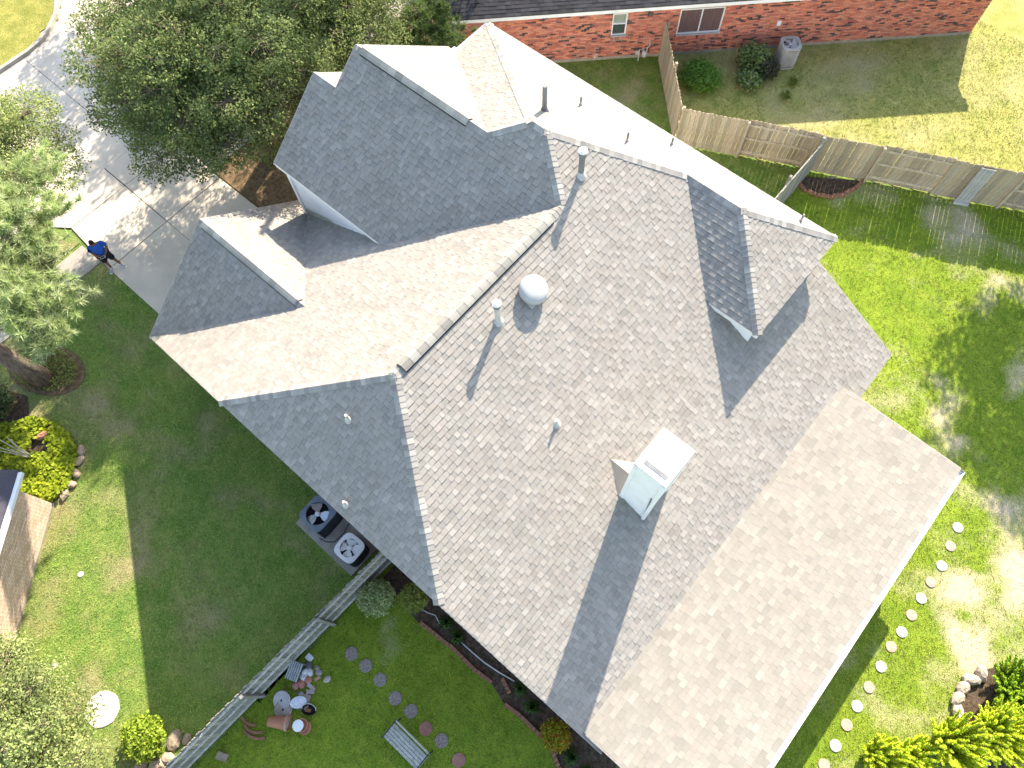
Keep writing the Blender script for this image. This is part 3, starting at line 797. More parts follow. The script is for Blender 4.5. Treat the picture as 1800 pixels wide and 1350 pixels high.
def bare_fn(kind, x, y):
    n1 = mnoise.fractal(Vector((x * 0.35, y * 0.35, 3.1)), 1.0, 2.0, 4)
    n2 = mnoise.fractal(Vector((x * 1.1, y * 1.1, 8.7)), 0.9, 2.0, 4)
    if kind == 'bright':
        v = -0.08 + 0.6 * n1 + 0.5 * n2 - (0.42 if y < -2.4 else 0.0) + 0.3 * min(1.0, max(0.0, (x - 13.0) / 2.0)) * (1.0 if y > 4.5 else 0.3)
        for (cx_, cy_, r_, a_) in BARE_SPOTS:
            d2 = ((x - cx_) ** 2 + (y - cy_) ** 2) / (r_ * r_)
            if d2 < 4: v += 0.75 * a_ * math.exp(-d2 * 1.3) * (1 + 0.9 * n2)
        return v
    if kind == 'dry': return 0.12 + 0.5 * n1 + 0.3 * n2
    if kind == 'side': return -0.05 + 0.55 * n1 + 0.35 * n2
    dist = (x + 8.29) * 0.7818 + (y + 8.61) * 0.6235
    return -0.12 + 0.6 * n1 + 0.5 * n2 + 0.34 * min(1.0, max(0.0, (4.2 - dist) / 1.8))
BARE_SPOTS = [(14.4, 7.4, 0.9, 1.0), (14.8, 6.1, 0.8, 1.0), (15.2, 8.3, 0.8, 0.8), (14.6, 9.4, 0.7, 0.6), (12.3, 11.2, 0.7, 0.8), (11.0, 11.6, 0.6, 0.8), (10.6, 12.9, 0.5, 0.7), (13.6, 10.2, 0.6, 0.6), (12.6, 14.2, 0.8, 0.5), (10.6, 17.5, 0.9, 0.6), (8.2, 18.4, 0.9, 0.6), (15.2, 5.9, 0.5, 0.9), (6.9, 18.5, 0.6, 0.5)]

def sheet(name, poly, material, kind, z=0.0, step=0.3):
    """a lawn laid as a fine grid clipped to its outline, gently uneven, carrying the 'bare' mask"""
    xs = [p[0] for p in poly]; ys = [p[1] for p in poly]
    nx = int((max(xs) - min(xs)) / step) + 1; ny = int((max(ys) - min(ys)) / step) + 1
    V = []; B = []; idx = {}; F = []
    for i in range(nx + 1):
        for j in range(ny + 1):
            x = min(xs) + i * step; y = min(ys) + j * step
            idx[i, j] = len(V)
            V.append((x, y, z)); B.append(bare_fn(kind, x, y))
    for i in range(nx):
        for j in range(ny):
            c = (min(xs) + (i + 0.5) * step, min(ys) + (j + 0.5) * step)
            if inside(c, poly): F.append((idx[i, j], idx[i + 1, j], idx[i + 1, j + 1], idx[i, j + 1]))
    me = mesh_np(name, V, F)
    a = me.attributes.new('bare', 'FLOAT', 'POINT'); a.data.foreach_set('value', np.array(B, np.float32))
    return link(name, me, material, kind='structure')

FRONT_LAWN = [(-15.0, -2.2), (-7.9, -2.2), (-7.9, -2.5), (1.0, -2.5), (0.55, -13.0), (-3, -16), (-9, -16), (-15.0, -16)]
BACK_LAWN = [(1.05, -2.5), (8.2, -2.5), (8.2, -2.9), (12.0, -2.9), (12.0, 8.9), (8.3, 8.9), (8.3, 10.6), (3.0, 10.6), (2.9, 17.1), (10.5, 20.9), (14, 22.5), (24, 14), (24, -6), (14, -14), (0.6, -14)]
SIDE_YARD = [(-9.5, 10.9), (2.8, 10.9), (2.8, 17.1), (-1.72, 15.1), (-4.65, 18.15), (-5.4, 18.6), (-11.2, 13.0)]
NORTH_LAWN = [(-4.6, 18.3), (-1.7, 15.25), (2.8, 17.3), (10.5, 21.0), (16, 23.6), (16, 36), (-4, 36), (-5.3, 18.6)]
ISLAND = [(-17.4, -2.9), (-15.45, -2.25), (-15.45, -16), (-17.4, -16)]
OAK_BED = [(-14.3, 3.0), (-12, 3.0), (-7.0, 3.4), (-7.0, 11.5), (-10.8, 12.3), (-14.3, 14)]
FAR_VERGE = [(-25.1, -16), (-25.0, 2.0), (-25.4, 3.6), (-26.6, 4.8), (-29, 5.6), (-45, 6), (-45, -16)]
sheet('front_lawn', FRONT_LAWN, 'turf', 'green')
sheet('back_lawn', BACK_LAWN, 'turf_bright', 'bright', step=0.2)
sheet('side_lawn', SIDE_YARD, 'turf', 'green', z=0.002)
sheet('north_lawn', NORTH_LAWN, 'turf_dry', 'dry', z=0.003)
sheet('verge', ISLAND, 'turf', 'green', z=0.002)
sheet('far_verge', FAR_VERGE, 'turf_side', 'side', z=0.05, step=0.5)
b = MB(); b.prism(OAK_BED, -0.05, 0.012); b.build('tree_bed', 'litter', kind='structure')

# concrete: drive, sidewalk, apron and street as slabs with open joints
def slabs(name, polys, material, z0=-0.1, z1=0.03):
    root = MB()
    for p in polys: pass
    xs = [q[0] for p in polys for q in p]; ys = [q[1] for p in polys for q in p]
    base = MB(); 
    for p in polys: base.prism(p, -0.12, 0.004)
    o = base.build(name, 'joint', kind='structure')
    for p in polys:
        cx_ = sum(q[0] for q in p) / len(p); cy_ = sum(q[1] for q in p) / len(p)
        sh = []
        for q in p:
            d = Vector((cx_ - q[0], cy_ - q[1])); d = d * (0.02 / max(d.length, 0.1)); sh.append((q[0] + d.x, q[1] + d.y))
        b = MB(); b.prism(sh, z0, z1); s_ = b.build('slab', material, o, bevel=0.006)
    return o
slabs('driveway', [[(-13.85, -2.22), (-8.0, -2.22), (-8.0, 0.42), (-13.85, 0.42)], [(-13.85, 0.42), (-8.0, 0.42), (-8.0, 3.0), (-13.85, 2.95)],
                   [(-16.35, -2.05), (-13.85, -2.22), (-13.85, 0.42), (-16.35, 0.42)], [(-16.35, 0.42), (-13.85, 0.42), (-13.85, 2.95), (-16.35, 3.1)],
                   [(-17.6, -3.2), (-17.1, -2.6), (-16.35, -2.05), (-16.35, 0.42), (-17.6, 0.42)], [(-17.6, 0.42), (-16.35, 0.42), (-16.35, 3.1), (-17.0, 3.7), (-17.6, 4.4)]], 'concrete')
slabs('sidewalk', [[(-15.45, -2.22 - 1.5 * k - 1.5), (-14.32, -2.22 - 1.5 * k - 1.5), (-14.32, -2.22 - 1.5 * k), (-15.45, -2.22 - 1.5 * k)] for k in range(7)] + [[(-15.45, 3.05 + 1.5 * k), (-14.32, 3.05 + 1.5 * k), (-14.32, 4.55 + 1.5 * k), (-15.45, 4.55 + 1.5 * k)] for k in range(8)], 'concrete_old', z1=0.026)
slabs('street', [[(-25.0, -16 + 4.43 * k), (-17.6, -16 + 4.43 * k), (-17.6, -16 + 4.43 * (k + 1)), (-25.0, -16 + 4.43 * (k + 1))] for k in range(4)] + [[(-29, 1.72), (-17.6, 1.72), (-17.6, 8), (-29, 8)], [(-29, 8), (-17.6, 8), (-17.6, 16), (-29, 16)], [(-45, 5.5), (-29, 5.5), (-29, 16), (-45, 16)]], 'concrete', z1=0.012)

def kerb(pts, w=0.16, h=0.14):
    n = len(pts); P = [Vector((x, y, 0)) for x, y in pts]
    b = MB(); vs = []; fs = []
    for i, p in enumerate(P):
        d = (P[min(i + 1, n - 1)] - P[max(i - 1, 0)]).normalized(); s_ = Vector((-d.y, d.x, 0))
        vs += [p + s_ * 0.25 + Vector((0, 0, 0.006)), p + s_ * 0.03 + Vector((0, 0, 0.02)), p + Vector((0, 0, h)), p - s_ * w + Vector((0, 0, h)), p - s_ * w - Vector((0, 0, 0.05))]
    for i in range(n - 1):
        for k in range(4): fs.append((i * 5 + k, i * 5 + k + 1, (i + 1) * 5 + k + 1, (i + 1) * 5 + k))
    b.add(vs, fs)
    return b.build('kerb', 'concrete_old', kind='structure', smooth=False)
kerb([(-40, 6.0), (-29, 5.6), (-27.6, 5.3), (-26.5, 4.75), (-25.75, 4.15), (-25.25, 3.45), (-24.95, 2.75), (-24.85, 2.1), (-24.9, 0.6), (-24.95, -4), (-25, -16)])

# planting beds with bare soil
def bed(name, poly, material='soil', z=0.02):
    b = MB(); b.prism(poly, -0.05, z); return b.build(name, material, kind='structure')
HOUSE_BED = [(1.15, -2.6), (1.15, -3.5), (2.8, -3.75), (3.3, -3.68), (4.1, -3.62), (4.9, -3.64), (5.5, -3.58), (6.15, -3.76), (6.65, -3.7), (7.15, -3.71), (7.6, -3.73), (7.96, -3.85), (8.3, -4.0), (8.6, -4.4), (9.4, -4.4), (9.4, -2.9), (8.2, -2.6)]
bed('house_bed', HOUSE_BED)
VINE_BED = [(-12.2, -8.4), (-11.51, -7.9), (-11.17, -7.32), (-10.42, -6.95), (-9.74, -6.88), (-9.13, -6.99), (-8.7, -7.38), (-8.29, -8.0), (-8.33, -8.54), (-9.3, -9.3), (-11, -10)]
bed('vine_bed', VINE_BED)
ROSE_BED = [(-13.2, -7.6), (-12.0, -7.0), (-11.3, -7.4), (-12.0, -8.6), (-14, -9.4)]
bed('rose_bed', ROSE_BED, z=0.018)
RING = [(-12.3 + 1.42 * math.cos(a), -6.0 + 0.92 * math.sin(a)) for a in np.linspace(0, 2 * math.pi, 40)[:-1]]
RING = [(-12.3 + (x + 12.3) * 0.93 + (y + 6.0) * 0.25, -6.0 + (y + 6.0) * 1.05 + (x + 12.3) * 0.1) for x, y in RING]
bed('pine_ring', RING, 'litter', z=0.03)
FENCE_BED = [(2.95, 16.9), (2.85, 16.45), (3.15, 16.35), (3.52, 16.4), (3.95, 16.6), (4.27, 16.94), (4.5, 17.5), (4.55, 18.0)]
bed('fence_bed', FENCE_BED)
CORNER_BED = [(15.6, 5.5), (15.4, 4.7), (15.5, 4.3), (15.9, 3.85), (16.4, 3.55), (17.5, 3.0), (19, 4), (19, 7), (17, 7.5)]
bed('corner_bed', CORNER_BED)
NORTH_BED = [(-4.2, 18.75), (-2.9, 17.2), (-1.9, 17.7), (-0.6, 19.3), (0.6, 19.4), (0.9, 20.6), (0.2, 22.6)]

# ------------------------------------------------------------------ brick neighbour to the north
NW0 = Vector((-10.51, 12.64, 0)); ND = Vector((0.7143, 0.6998, 0)); NN = Vector((0.6998, -0.7143, 0))
nb = empty('brick_house', NW0, math.atan2(ND.y, ND.x), label='red brick neighbouring house with dark roof along the top edge', cat='house')
# local frame: x along the wall, -y towards the viewer, z up
BW, BH = 0.215, 0.0675
REDS = [(0.551, 0.182, 0.122), (0.648, 0.227, 0.148), (0.486, 0.148, 0.104), (0.599, 0.26, 0.174), (0.454, 0.174, 0.139), (0.68, 0.252, 0.157)]
DARKS = [(0.10, 0.07, 0.065), (0.15, 0.095, 0.085), (0.075, 0.06, 0.06)]
def brick_wall(root, L_, z0, z1, holes, reds, darks, pdark, name_field='brick_field', singles=0, thick=0.2, back=0.0, score=None):
    core = MB()
    # mortar core as panels around the openings
    xs = sorted({0.0, L_} | {h[0] for h in holes} | {h[1] for h in holes})
    for xa, xb in zip(xs[:-1], xs[1:]):
        zs = [(z0, z1)]
        for h in holes:
            if xa >= h[0] - 1e-6 and xb <= h[1] + 1e-6:
                zs = [(a, b_) for a, b_ in ((z0, h[2]), (h[3], z1)) if b_ - a > 0.01]
        for a, b_ in zs: core.box(((xa + xb) / 2, thick / 2 + 0.006, (a + b_) / 2), (xb - xa, thick, b_ - a))
    w_ = core.build('wall', 'mortar', root)
    fld = MB(); lst = []
    r = random.Random(3)
    rows = int((z1 - z0) / BH)
    for k in range(rows):
        z = z0 + k * BH
        x = -BW / 2 if k % 2 else 0.0
        while x < L_:
            a, b_ = max(x, 0), min(x + BW - 0.011, L_)
            segs = [(a, b_)]
            for h in holes:
                if z + BH > h[2] and z < h[3]:
                    ns = []
                    for s0, s1 in segs:
                        if s1 <= h[0] or s0 >= h[1]: ns.append((s0, s1))
                        else:
                            if s0 < h[0]: ns.append((s0, h[0]))
                            if s1 > h[1]: ns.append((h[1], s1))
                    segs = ns
            for s0, s1 in segs:
                if s1 - s0 < 0.025: continue
                nz = mnoise.noise(Vector((x * 0.9, z * 3.2, 1.7)))
                dk = r.random() < pdark * (1 + 2.2 * max(0, nz * 2))
                c = r.choice(darks if dk else reds); kk = r.uniform(0.85, 1.12)
                lst.append(((s0 + s1) / 2, z + BH / 2 - 0.005, s1 - s0, (c[0] * kk, c[1] * kk, c[2] * kk)))
            x += BW
    if score: lst.sort(key=score)
    for i, (xc, zc, wd, t) in enumerate(lst):
        if i < singles:
            b = MB(); b.box((0, 0, 0), (wd, 0.02, BH - 0.011), tint=t); o = b.build('brick', 'brick', w_); o.location = (xc, 0.0, zc)
        else:
            fld.box((xc, 0.0, zc), (wd, 0.02, BH - 0.011), tint=t)
    fld.build(name_field, 'brick', w_, kind='stuff')
    return w_
NL = 20.55; NE = 2.42
brick_wall(nb, NL, 0.14, NE, [(6.0, 6.57, 0.93, 2.12), (8.55, 10.25, 0.76, 2.10)], REDS, DARKS, 0.09, singles=290, score=lambda q: abs(q[0] - 7.2) + 2.0 * abs(q[1] - 1.0))
b = MB(); b.box((NL / 2, 0.10, 0.06), (NL + 0.02, 0.235, 0.17)); b.build('foundation', 'foundation', nb)
for xx in (0.1, NL - 0.1):
    b = MB(); b.box((xx, 4.75, 1.28), (0.2, 9.0, 2.28)); b.build('wall', 'house_brick', nb)
b = MB(); b.box((NL / 2, 9.2, 1.28), (NL, 0.2, 2.28)); b.build('wall', 'house_brick', nb)
# rowlock sills
for (xa, xb, zb_) in ((6.0, 6.57, 0.93), (8.55, 10.25, 0.76)):
    n_ = int((xb - xa) / 0.0725)
    for k in range(n_):
        t = random.choice(REDS + DARKS[:1]); b = MB(); b.box((0, 0, 0), (0.06, 0.05, 0.21), tint=t); o = b.build('sill_brick', 'brick', nb); o.location = (xa + (k + 0.5) * (xb - xa) / n_, -0.014, zb_ + 0.105)
def window(root, xa, xb, za, zb_, slider, inner):
    w_ = empty('window', ((xa + xb) / 2, 0.0, za), parent=root)
    W, H = xb - xa, zb_ - za
    b = MB()
    for sx in (-1, 1): b.box((sx * (W / 2 - 0.025), 0.05, H / 2), (0.05, 0.07, H))
    b.box((0, 0.05, 0.02), (W - 0.1, 0.09, 0.04)); b.box((0, 0.05, H - 0.025), (W - 0.1, 0.07, 0.05))
    if slider: b.box((0, 0.045, H / 2), (0.04, 0.06, H - 0.09))
    else: b.box((0, 0.045, H * 0.52), (W - 0.1, 0.06, 0.04))
    b.build('frame', 'white_paint', w_)
    if slider:
        for sx in (-1, 1):
            b = MB(); b.box((sx * W / 4, 0.065, H / 2), (W / 2 - 0.06, 0.008, H - 0.08)); b.build('pane', inner, w_)
    else:
        b = MB(); b.box((0, 0.06, H * 0.27), (W - 0.1, 0.008, H * 0.46)); b.build('pane', 'screen', w_)
        b = MB(); b.box((0, 0.075, H * 0.76), (W - 0.1, 0.008, H * 0.44)); b.build('pane', inner, w_)
    b = MB(); b.box((0, -0.03, 0.01), (W + 0.02, 0.11, 0.03)); b.build('sill', 'light_grey', w_)
window(nb, 6.0, 6.57, 1.14, 2.12, False, 'blind')
window(nb, 8.55, 10.25, 0.97, 2.10, True, 'curtain')
# eave: soffit, fascia, frieze, roof
b = MB(); b.box((NL / 2, -0.11, 2.43), (NL + 0.8, 0.36, 0.02)); b.build('soffit', 'trim', nb)
b = MB(); b.box((NL / 2, -0.30, 2.50), (NL + 0.84, 0.03, 0.17)); b.build('fascia_board', 'white_paint', nb)
b = MB(); b.box((NL / 2, 9.5, 2.50), (NL + 0.84, 0.03, 0.17)); b.build('fascia_board', 'white_paint', nb)
b = MB(); b.box((0.02, -0.04, 1.25), (0.09, 0.06, 2.4)); b.build('downspout', 'trim', nb)
rb = MB(); xa, xb = -0.42, NL + 0.42; ya, yb = -0.33, 9.53; ym = 4.6; zr = 2.60; zk = 4.55
rb.add([(xa, ya, zr), (xb, ya, zr), (xb, yb, zr), (xa, yb, zr), (xa + 4.4, ym, zk), (xb - 4.4, ym, zk), (xa, ya, zr - 0.03), (xb, ya, zr - 0.03), (xb, yb, zr - 0.03), (xa, yb, zr - 0.03)],
       [(0, 1, 5, 4), (1, 2, 5), (2, 3, 4, 5), (3, 0, 4), (0, 6, 7, 1), (1, 7, 8, 2), (2, 8, 9, 3), (3, 9, 6, 0), (9, 8, 7, 6)], (0.035, 0.033, 0.036))
nroof = rb.build('roof', 'roof_dark', nb)
fl = MB(); r = random.Random(9)
sl = math.hypot(ym - ya, zk - zr); dy, dz = (ym - ya) / sl, (zk - zr) / sl
k = 0
while k * 0.145 < 2.2:
    s0 = k * 0.145; x = xa + s0 * 0.9 + 0.02
    while x < xb - s0 * 0.9 - 0.05:
        w = r.choice((0.16, 0.22, 0.3)); t = r.uniform(0.026, 0.05)
        h = r.choice((0.006, 0.012))
        A = [(x, ya + dy * s0 - dz * h, zr + dz * s0 + dy * h), (x + w - 0.004, ya + dy * s0 - dz * h, zr + dz * s0 + dy * h), (x + w - 0.004, ya + dy * (s0 + 0.145), zr + dz * (s0 + 0.145) + 0.001), (x, ya + dy * (s0 + 0.145), zr + dz * (s0 + 0.145) + 0.001), (x, ya + dy * s0, zr + dz * s0), (x + w - 0.004, ya + dy * s0, zr + dz * s0)]
        fl.add(A, [(0, 1, 2, 3), (4, 5, 1, 0)], (t, t * 0.96, t * 1.04)); x += w
    k += 1
fl.build('shingle_field', 'roof_dark', nroof, kind='stuff')

# ------------------------------------------------------------------ neighbour on the left edge
LW0 = Vector((-8.29, -8.61, 0)); LD = Vector((0.6235, -0.7818, 0))
lb = empty('tan_brick_house', LW0, math.atan2(LD.y, LD.x), label='tan brick house corner with white gutter at the left edge', cat='house')
# local x runs away from the corner, +y towards our lawn
TANS = [(0.644, 0.462, 0.35), (0.7, 0.518, 0.406), (0.588, 0.42, 0.315), (0.672, 0.49, 0.371), (0.728, 0.56, 0.448)]
wl = empty('wall_frame', (0, 0, 0), parent=lb)
def flip_brick(root):
    core = MB(); core.box((5.0, -0.107, 1.2), (10, 0.2, 2.4)); w_ = core.build('wall', 'mortar', root)
    fld = MB(); r = random.Random(5); lst = []
    for k in range(int(2.35 / BH)):
        z = 0.08 + k * BH; x = -BW / 2 if k % 2 else 0.0
        while x < 6.5:
            a, b_ = max(x, 0), x + BW - 0.011
            c = r.choice(TANS); kk = r.uniform(0.88, 1.1); lst.append(((a + b_) / 2, z + BH / 2, b_ - a, (c[0] * kk, c[1] * kk, c[2] * kk))); x += BW
    lst.sort(key=lambda q: q[0] + abs(q[1] - 1.0) * 0.6)
    for i, (xc, zc, wd, t) in enumerate(lst):
        if i < 250:
            b = MB(); b.box((0, 0, 0), (wd, 0.02, BH - 0.011), tint=t); o = b.build('brick', 'brick', w_); o.location = (xc, 0.0, zc)
        else: fld.box((xc, 0.0, zc), (wd, 0.02, BH - 0.011), tint=t)
    fld.build('brick_field', 'brick', w_, kind='stuff')
bpy.data.objects.remove(wl)
flip_brick(lb)
b = MB(); b.box((0.1, -4.2, 1.2), (0.2, 8.0, 2.4)); b.build('wall', 'house_brick', lb)
b = MB(); b.box((5, 0.0, 0.03), (10.05, 0.06, 0.1)); b.build('foundation', 'foundation', lb)
rb = MB(); xa, xb, ya, yb = -0.4, 12.0, -9.0, 0.42; zr = 2.5
rb.add([(xa, ya, zr), (xb, ya, zr), (xb, yb, zr), (xa, yb, zr), (xa + 4.3, -4.3, 4.6), (xb - 4.3, -4.3, 4.6), (xa, ya, zr - 0.12), (xb, ya, zr - 0.12), (xb, yb, zr - 0.12), (xa, yb, zr - 0.12)], [(0, 1, 5, 4), (1, 2, 5), (2, 3, 4, 5), (3, 0, 4), (0, 6, 7, 1), (1, 7, 8, 2), (2, 8, 9, 3), (3, 9, 6, 0), (9, 8, 7, 6)], (0.075, 0.07, 0.085))
rb.build('roof', 'roof_dark', lb)
b = MB(); b.box((5.8, 0.48, 2.42), (12.3, 0.12, 0.12)); b.build('gutter', 'white_paint', lb, bevel=0.01)

# ------------------------------------------------------------------ fences
def fence(name, p0, p1, label, alternating, flip, mat_, height=1.83, start=0, posts=True, seed=1, rail=1.35):
    p0 = Vector((*p0, 0)); p1 = Vector((*p1, 0)); d = (p1 - p0); L_ = d.length; d.normalize()
    root = empty(name, p0, math.atan2(d.y, d.x), label=label, cat='fence')
    r = random.Random(seed)
    PWD = 0.14; sec = 2.35
    nsec = max(1, round(L_ / sec)); sl_ = L_ / nsec
    for s_ in range(nsec):
        side = (1 if (s_ + start) % 2 else -1) if alternating else flip
        xa = s_ * sl_
        k = int(sl_ / (PWD + 0.009)); pw = sl_ / k
        for i in range(k):
            x = xa + (i + 0.5) * pw
            h = height + r.uniform(-0.03, 0.02)
            t = r.uniform(0.75, 1.2); tt = (t * r.uniform(0.97, 1.06), t, t * r.uniform(0.94, 1.03))
            w2 = (pw - r.uniform(0.006, 0.013)) / 2; c = 0.035
            b = MB()
            prof = [(-w2, 0.02), (w2, 0.02), (w2, h - c), (w2 - c, h), (-w2 + c, h), (-w2, h - c)]
            vs = [(u, -0.009, z) for u, z in prof] + [(u, 0.009, z) for u, z in prof]
            b.add(vs, [(0, 1, 2, 3, 4, 5), (11, 10, 9, 8, 7, 6)] + [(j, j + 6, (j + 1) % 6 + 6, (j + 1) % 6) for j in range(6)], tt)
            o = b.build('picket', mat_, root); o.location = (x, side * 0.034, 0); o.rotation_euler = (r.uniform(-0.01, 0.01), r.uniform(-0.006, 0.006), 0)
        for z in (0.25, 0.95, 1.6):
            b = MB(); t = r.uniform(0.9, 1.1) * rail; b.box((0, 0, 0), (sl_ - 0.01, 0.044, 0.09), tint=(t, t, t)); o = b.build('rail', mat_, root); o.location = (xa + sl_ / 2, 0, z)
        if posts:
            b = MB(); t = r.uniform(0.85, 1.25); b.box((0, 0, height / 2 - 0.02), (0.09, 0.09, height - 0.02), tint=(t, t, t)); o = b.build('post', mat_, root); o.location = (xa, -side * 0.07, 0)
    return root
fB = fence('wooden_fence', (-1.68, 15.1), (10.9, 21.05), 'long weathered picket fence between the sunny back yard and the dry north yard', True, 1, 'wood', start=0, seed=4)
fA = fence('wooden_fence', (-4.62, 18.1), (-1.75, 15.15), 'short wooden fence running from the red brick wall to the fence corner', False, -1, 'wood', seed=5, posts=True)
fC = fence('wooden_fence', (2.87, 17.1), (2.87, 10.75), 'grey wooden fence running from the roof edge to the long fence', False, 1, 'wood_grey', seed=6)
fD = fence('wooden_fence', (1.07, -2.75), (0.55, -13.2), 'grey wooden fence crossing the shaded grass below the air conditioners', False, -1, 'wood_grey', seed=7, rail=2.2)
# short face board panel leaning on the long fence
dB = Vector((12.58, 5.95, 0)).normalized(); nB = Vector((dB.y, -dB.x, 0))
p = Vector((-1.68, 15.1, 0)) + dB * 10.35 + nB * 0.14
lp = empty('leaning_board_panel', p, math.atan2(dB.y, dB.x), label='pale grey plank panel leaning against the long fence', cat='panel')
for i in range(4):
    b = MB(); t = 1.45 + 0.1 * (i % 2); b.box((0, 0, 0.9), (0.115, 0.02, 1.8), tint=(t, t, t * 1.03)); o = b.build('plank', 'wood_grey', lp); o.location = (-0.18 + i * 0.12, -0.06, 0); o.rotation_euler = (-0.04, 0, 0)
b = MB(); b.box((0, -0.06, 0.06), (0.5, 0.14, 0.12)); b.build('foot', 'light_grey', lp)
# ------------------------------------------------------------------ vegetation
def unit(v):
    return v / np.maximum(np.linalg.norm(v, axis=1, keepdims=True), 1e-9)

def leaf_mesh(name, C, size, cols, up_bias=0.5, aspect=0.55, fold=0.0):
    """C (n,3) leaf centres; each leaf one diamond-shaped quad"""
    n = len(C)
    nrm = rng.normal(size=(n, 3)); nrm[:, 2] += up_bias * 2.0; nrm = unit(nrm)
    u = unit(np.cross(nrm, rng.normal(size=(n, 3))))
    v = np.cross(nrm, u)
    l = (size * rng.uniform(0.65, 1.3, (n, 1))) / 2
    V = np.empty((n, 4, 3))
    V[:, 0] = C - u * l; V[:, 1] = C + v * l * aspect - nrm * l * fold; V[:, 2] = C + u * l; V[:, 3] = C - v * l * aspect - nrm * l * fold
    F = np.arange(n * 4).reshape(n, 4)
    cols = np.asarray(cols)
    return mesh_np(name, V.reshape(-1, 3), F, cols)

def pick(palette, n, jitter=0.15):
    P = np.array(palette)
    c = P[rng.integers(0, len(P), n)]
    return c * rng.uniform(1 - jitter, 1 + jitter, (n, 1))

OAK = [(0.158, 0.208, 0.066), (0.196, 0.244, 0.083), (0.131, 0.18, 0.059), (0.233, 0.26, 0.102), (0.176, 0.216, 0.091)]
PALE = [(0.261, 0.317, 0.113), (0.306, 0.354, 0.134), (0.205, 0.268, 0.09), (0.354, 0.384, 0.165)]

def oak_tree(name, base, crown, radii, nblob, twigs, per, size, pal, label, cat='tree', trunk_r=0.25, seed=1, group=None, low=-0.35, blob_r=(0.7, 1.15), squash=0.62):
    r = random.Random(seed)
    root = empty(name, base, label=label, cat=cat, group=group)
    cx, cy, cz = crown[0] - base[0], crown[1] - base[1], crown[2] - base[2]
    blobs = []
    tries = 0
    while len(blobs) < nblob and tries < 4000:
        tries += 1
        d = Vector((r.gauss(0, 1), r.gauss(0, 1), r.gauss(0, 1))).normalized()
        if d.z < low: continue
        k = r.uniform(0.45, 0.95) if r.random() < 0.75 else r.uniform(0.1, 0.5)
        p = Vector((cx + d.x * radii[0] * k, cy + d.y * radii[1] * k, cz + d.z * radii[2] * k))
        rr = r.uniform(*blob_r)
        if any((p - q).length < 0.55 * (rr + s) * 0.9 for q, s in blobs): continue
        blobs.append((p, rr))
    wood = MB()
    top = Vector((cx * 0.5, cy * 0.5, cz - radii[2] * 0.35))
    wood.tube([(0, 0, -0.1), Vector((cx * 0.1, cy * 0.1, top.z * 0.45)), top], [trunk_r * 1.25, trunk_r, trunk_r * 0.75], 12)
    wood.build('trunk', 'bark', root, smooth=True)
    br = MB(); C = []; T = []
    for p, rr in blobs:
        mid = (top + p) / 2 + Vector((r.uniform(-0.3, 0.3), r.uniform(-0.3, 0.3), r.uniform(-0.1, 0.4)))
        br.tube([top, mid, p], [trunk_r * 0.4, trunk_r * 0.2, 0.02], 5, cap=False)
        nt = max(4, int(twigs * rr * rr))
        hue = r.uniform(0.85, 1.18)
        D = unit(rng.normal(size=(nt, 3)))
        kk = rng.uniform(0.35, 1.0, (nt, 1)) ** 0.5
        TW = np.array(p) + D * kk * np.array([rr, rr, rr * squash])
        for j in range(0, nt, 6):
            br.tube([p, Vector(TW[j])], [0.014, 0.004], 3, cap=False)
        L_ = np.repeat(TW, per, axis=0) + rng.normal(size=(nt * per, 3)) * np.array([0.11, 0.11, 0.07])
        C.append(L_)
        tc = pick(pal, nt, 0.22) * hue
        T.append(np.repeat(tc, per, axis=0) * rng.uniform(0.85, 1.15, (nt * per, 1)))
    br.build('limbs', 'twig', root, smooth=True)
    C = np.concatenate(C); T = np.concatenate(T)
    link('crown', leaf_mesh('crown', C, size, T, 0.45), 'leaf', root, kind='stuff')
    return root

oak_tree('oak_tree', (-13.1, 4.9, 0), (-13.1, 4.6, 4.8), (4.1, 3.9, 2.5), 95, 150, 13, 0.095, OAK, 'large dark green oak tree over the driveway beside the street', seed=3, trunk_r=0.27)
oak_tree('oak_tree', (-12.6, 9.0, 0), (-12.2, 8.4, 4.2), (2.5, 2.5, 1.8), 40, 140, 13, 0.092, OAK, 'smaller oak crown between the large oak and the pine trunk', seed=8, trunk_r=0.16)
oak_tree('street_tree', (-16.6, -4.6, 0), (-15.9, -2.1, 4.2), (2.0, 2.0, 1.2), 28, 150, 12, 0.085, PALE, 'pale leafed tree top at the left edge above the pine boughs', seed=5, trunk_r=0.12)
oak_tree('pale_tree', (-2.6, -12.9, 0), (-2.45, -11.95, 2.75), (2.45, 1.5, 1.2), 46, 230, 12, 0.082, PALE, 'pale leafed tree crown in the bottom left corner', seed=9, trunk_r=0.11, blob_r=(0.45, 0.8))
oak_tree('shade_tree', (10.9, 23.6, 0), (11.0, 23.3, 5.7), (4.3, 4.0, 2.7), 70, 70, 8, 0.16, OAK, 'broad tree beyond the right edge whose shade falls on the back lawn', seed=12, trunk_r=0.3)
oak_tree('shade_tree', (19.5, 20.5, 0), (19.3, 20.0, 5.5), (3.8, 3.8, 2.4), 50, 60, 8, 0.16, OAK, 'second broad tree farther beyond the right edge of the back lawn', seed=13, trunk_r=0.28)
oak_tree('street_oak', (-15.6, 17.5, 0), (-15.6, 17.0, 5.8), (4.0, 4.0, 2.5), 50, 55, 8, 0.16, OAK, 'oak standing up the street beyond the top left edge', seed=14, trunk_r=0.25)

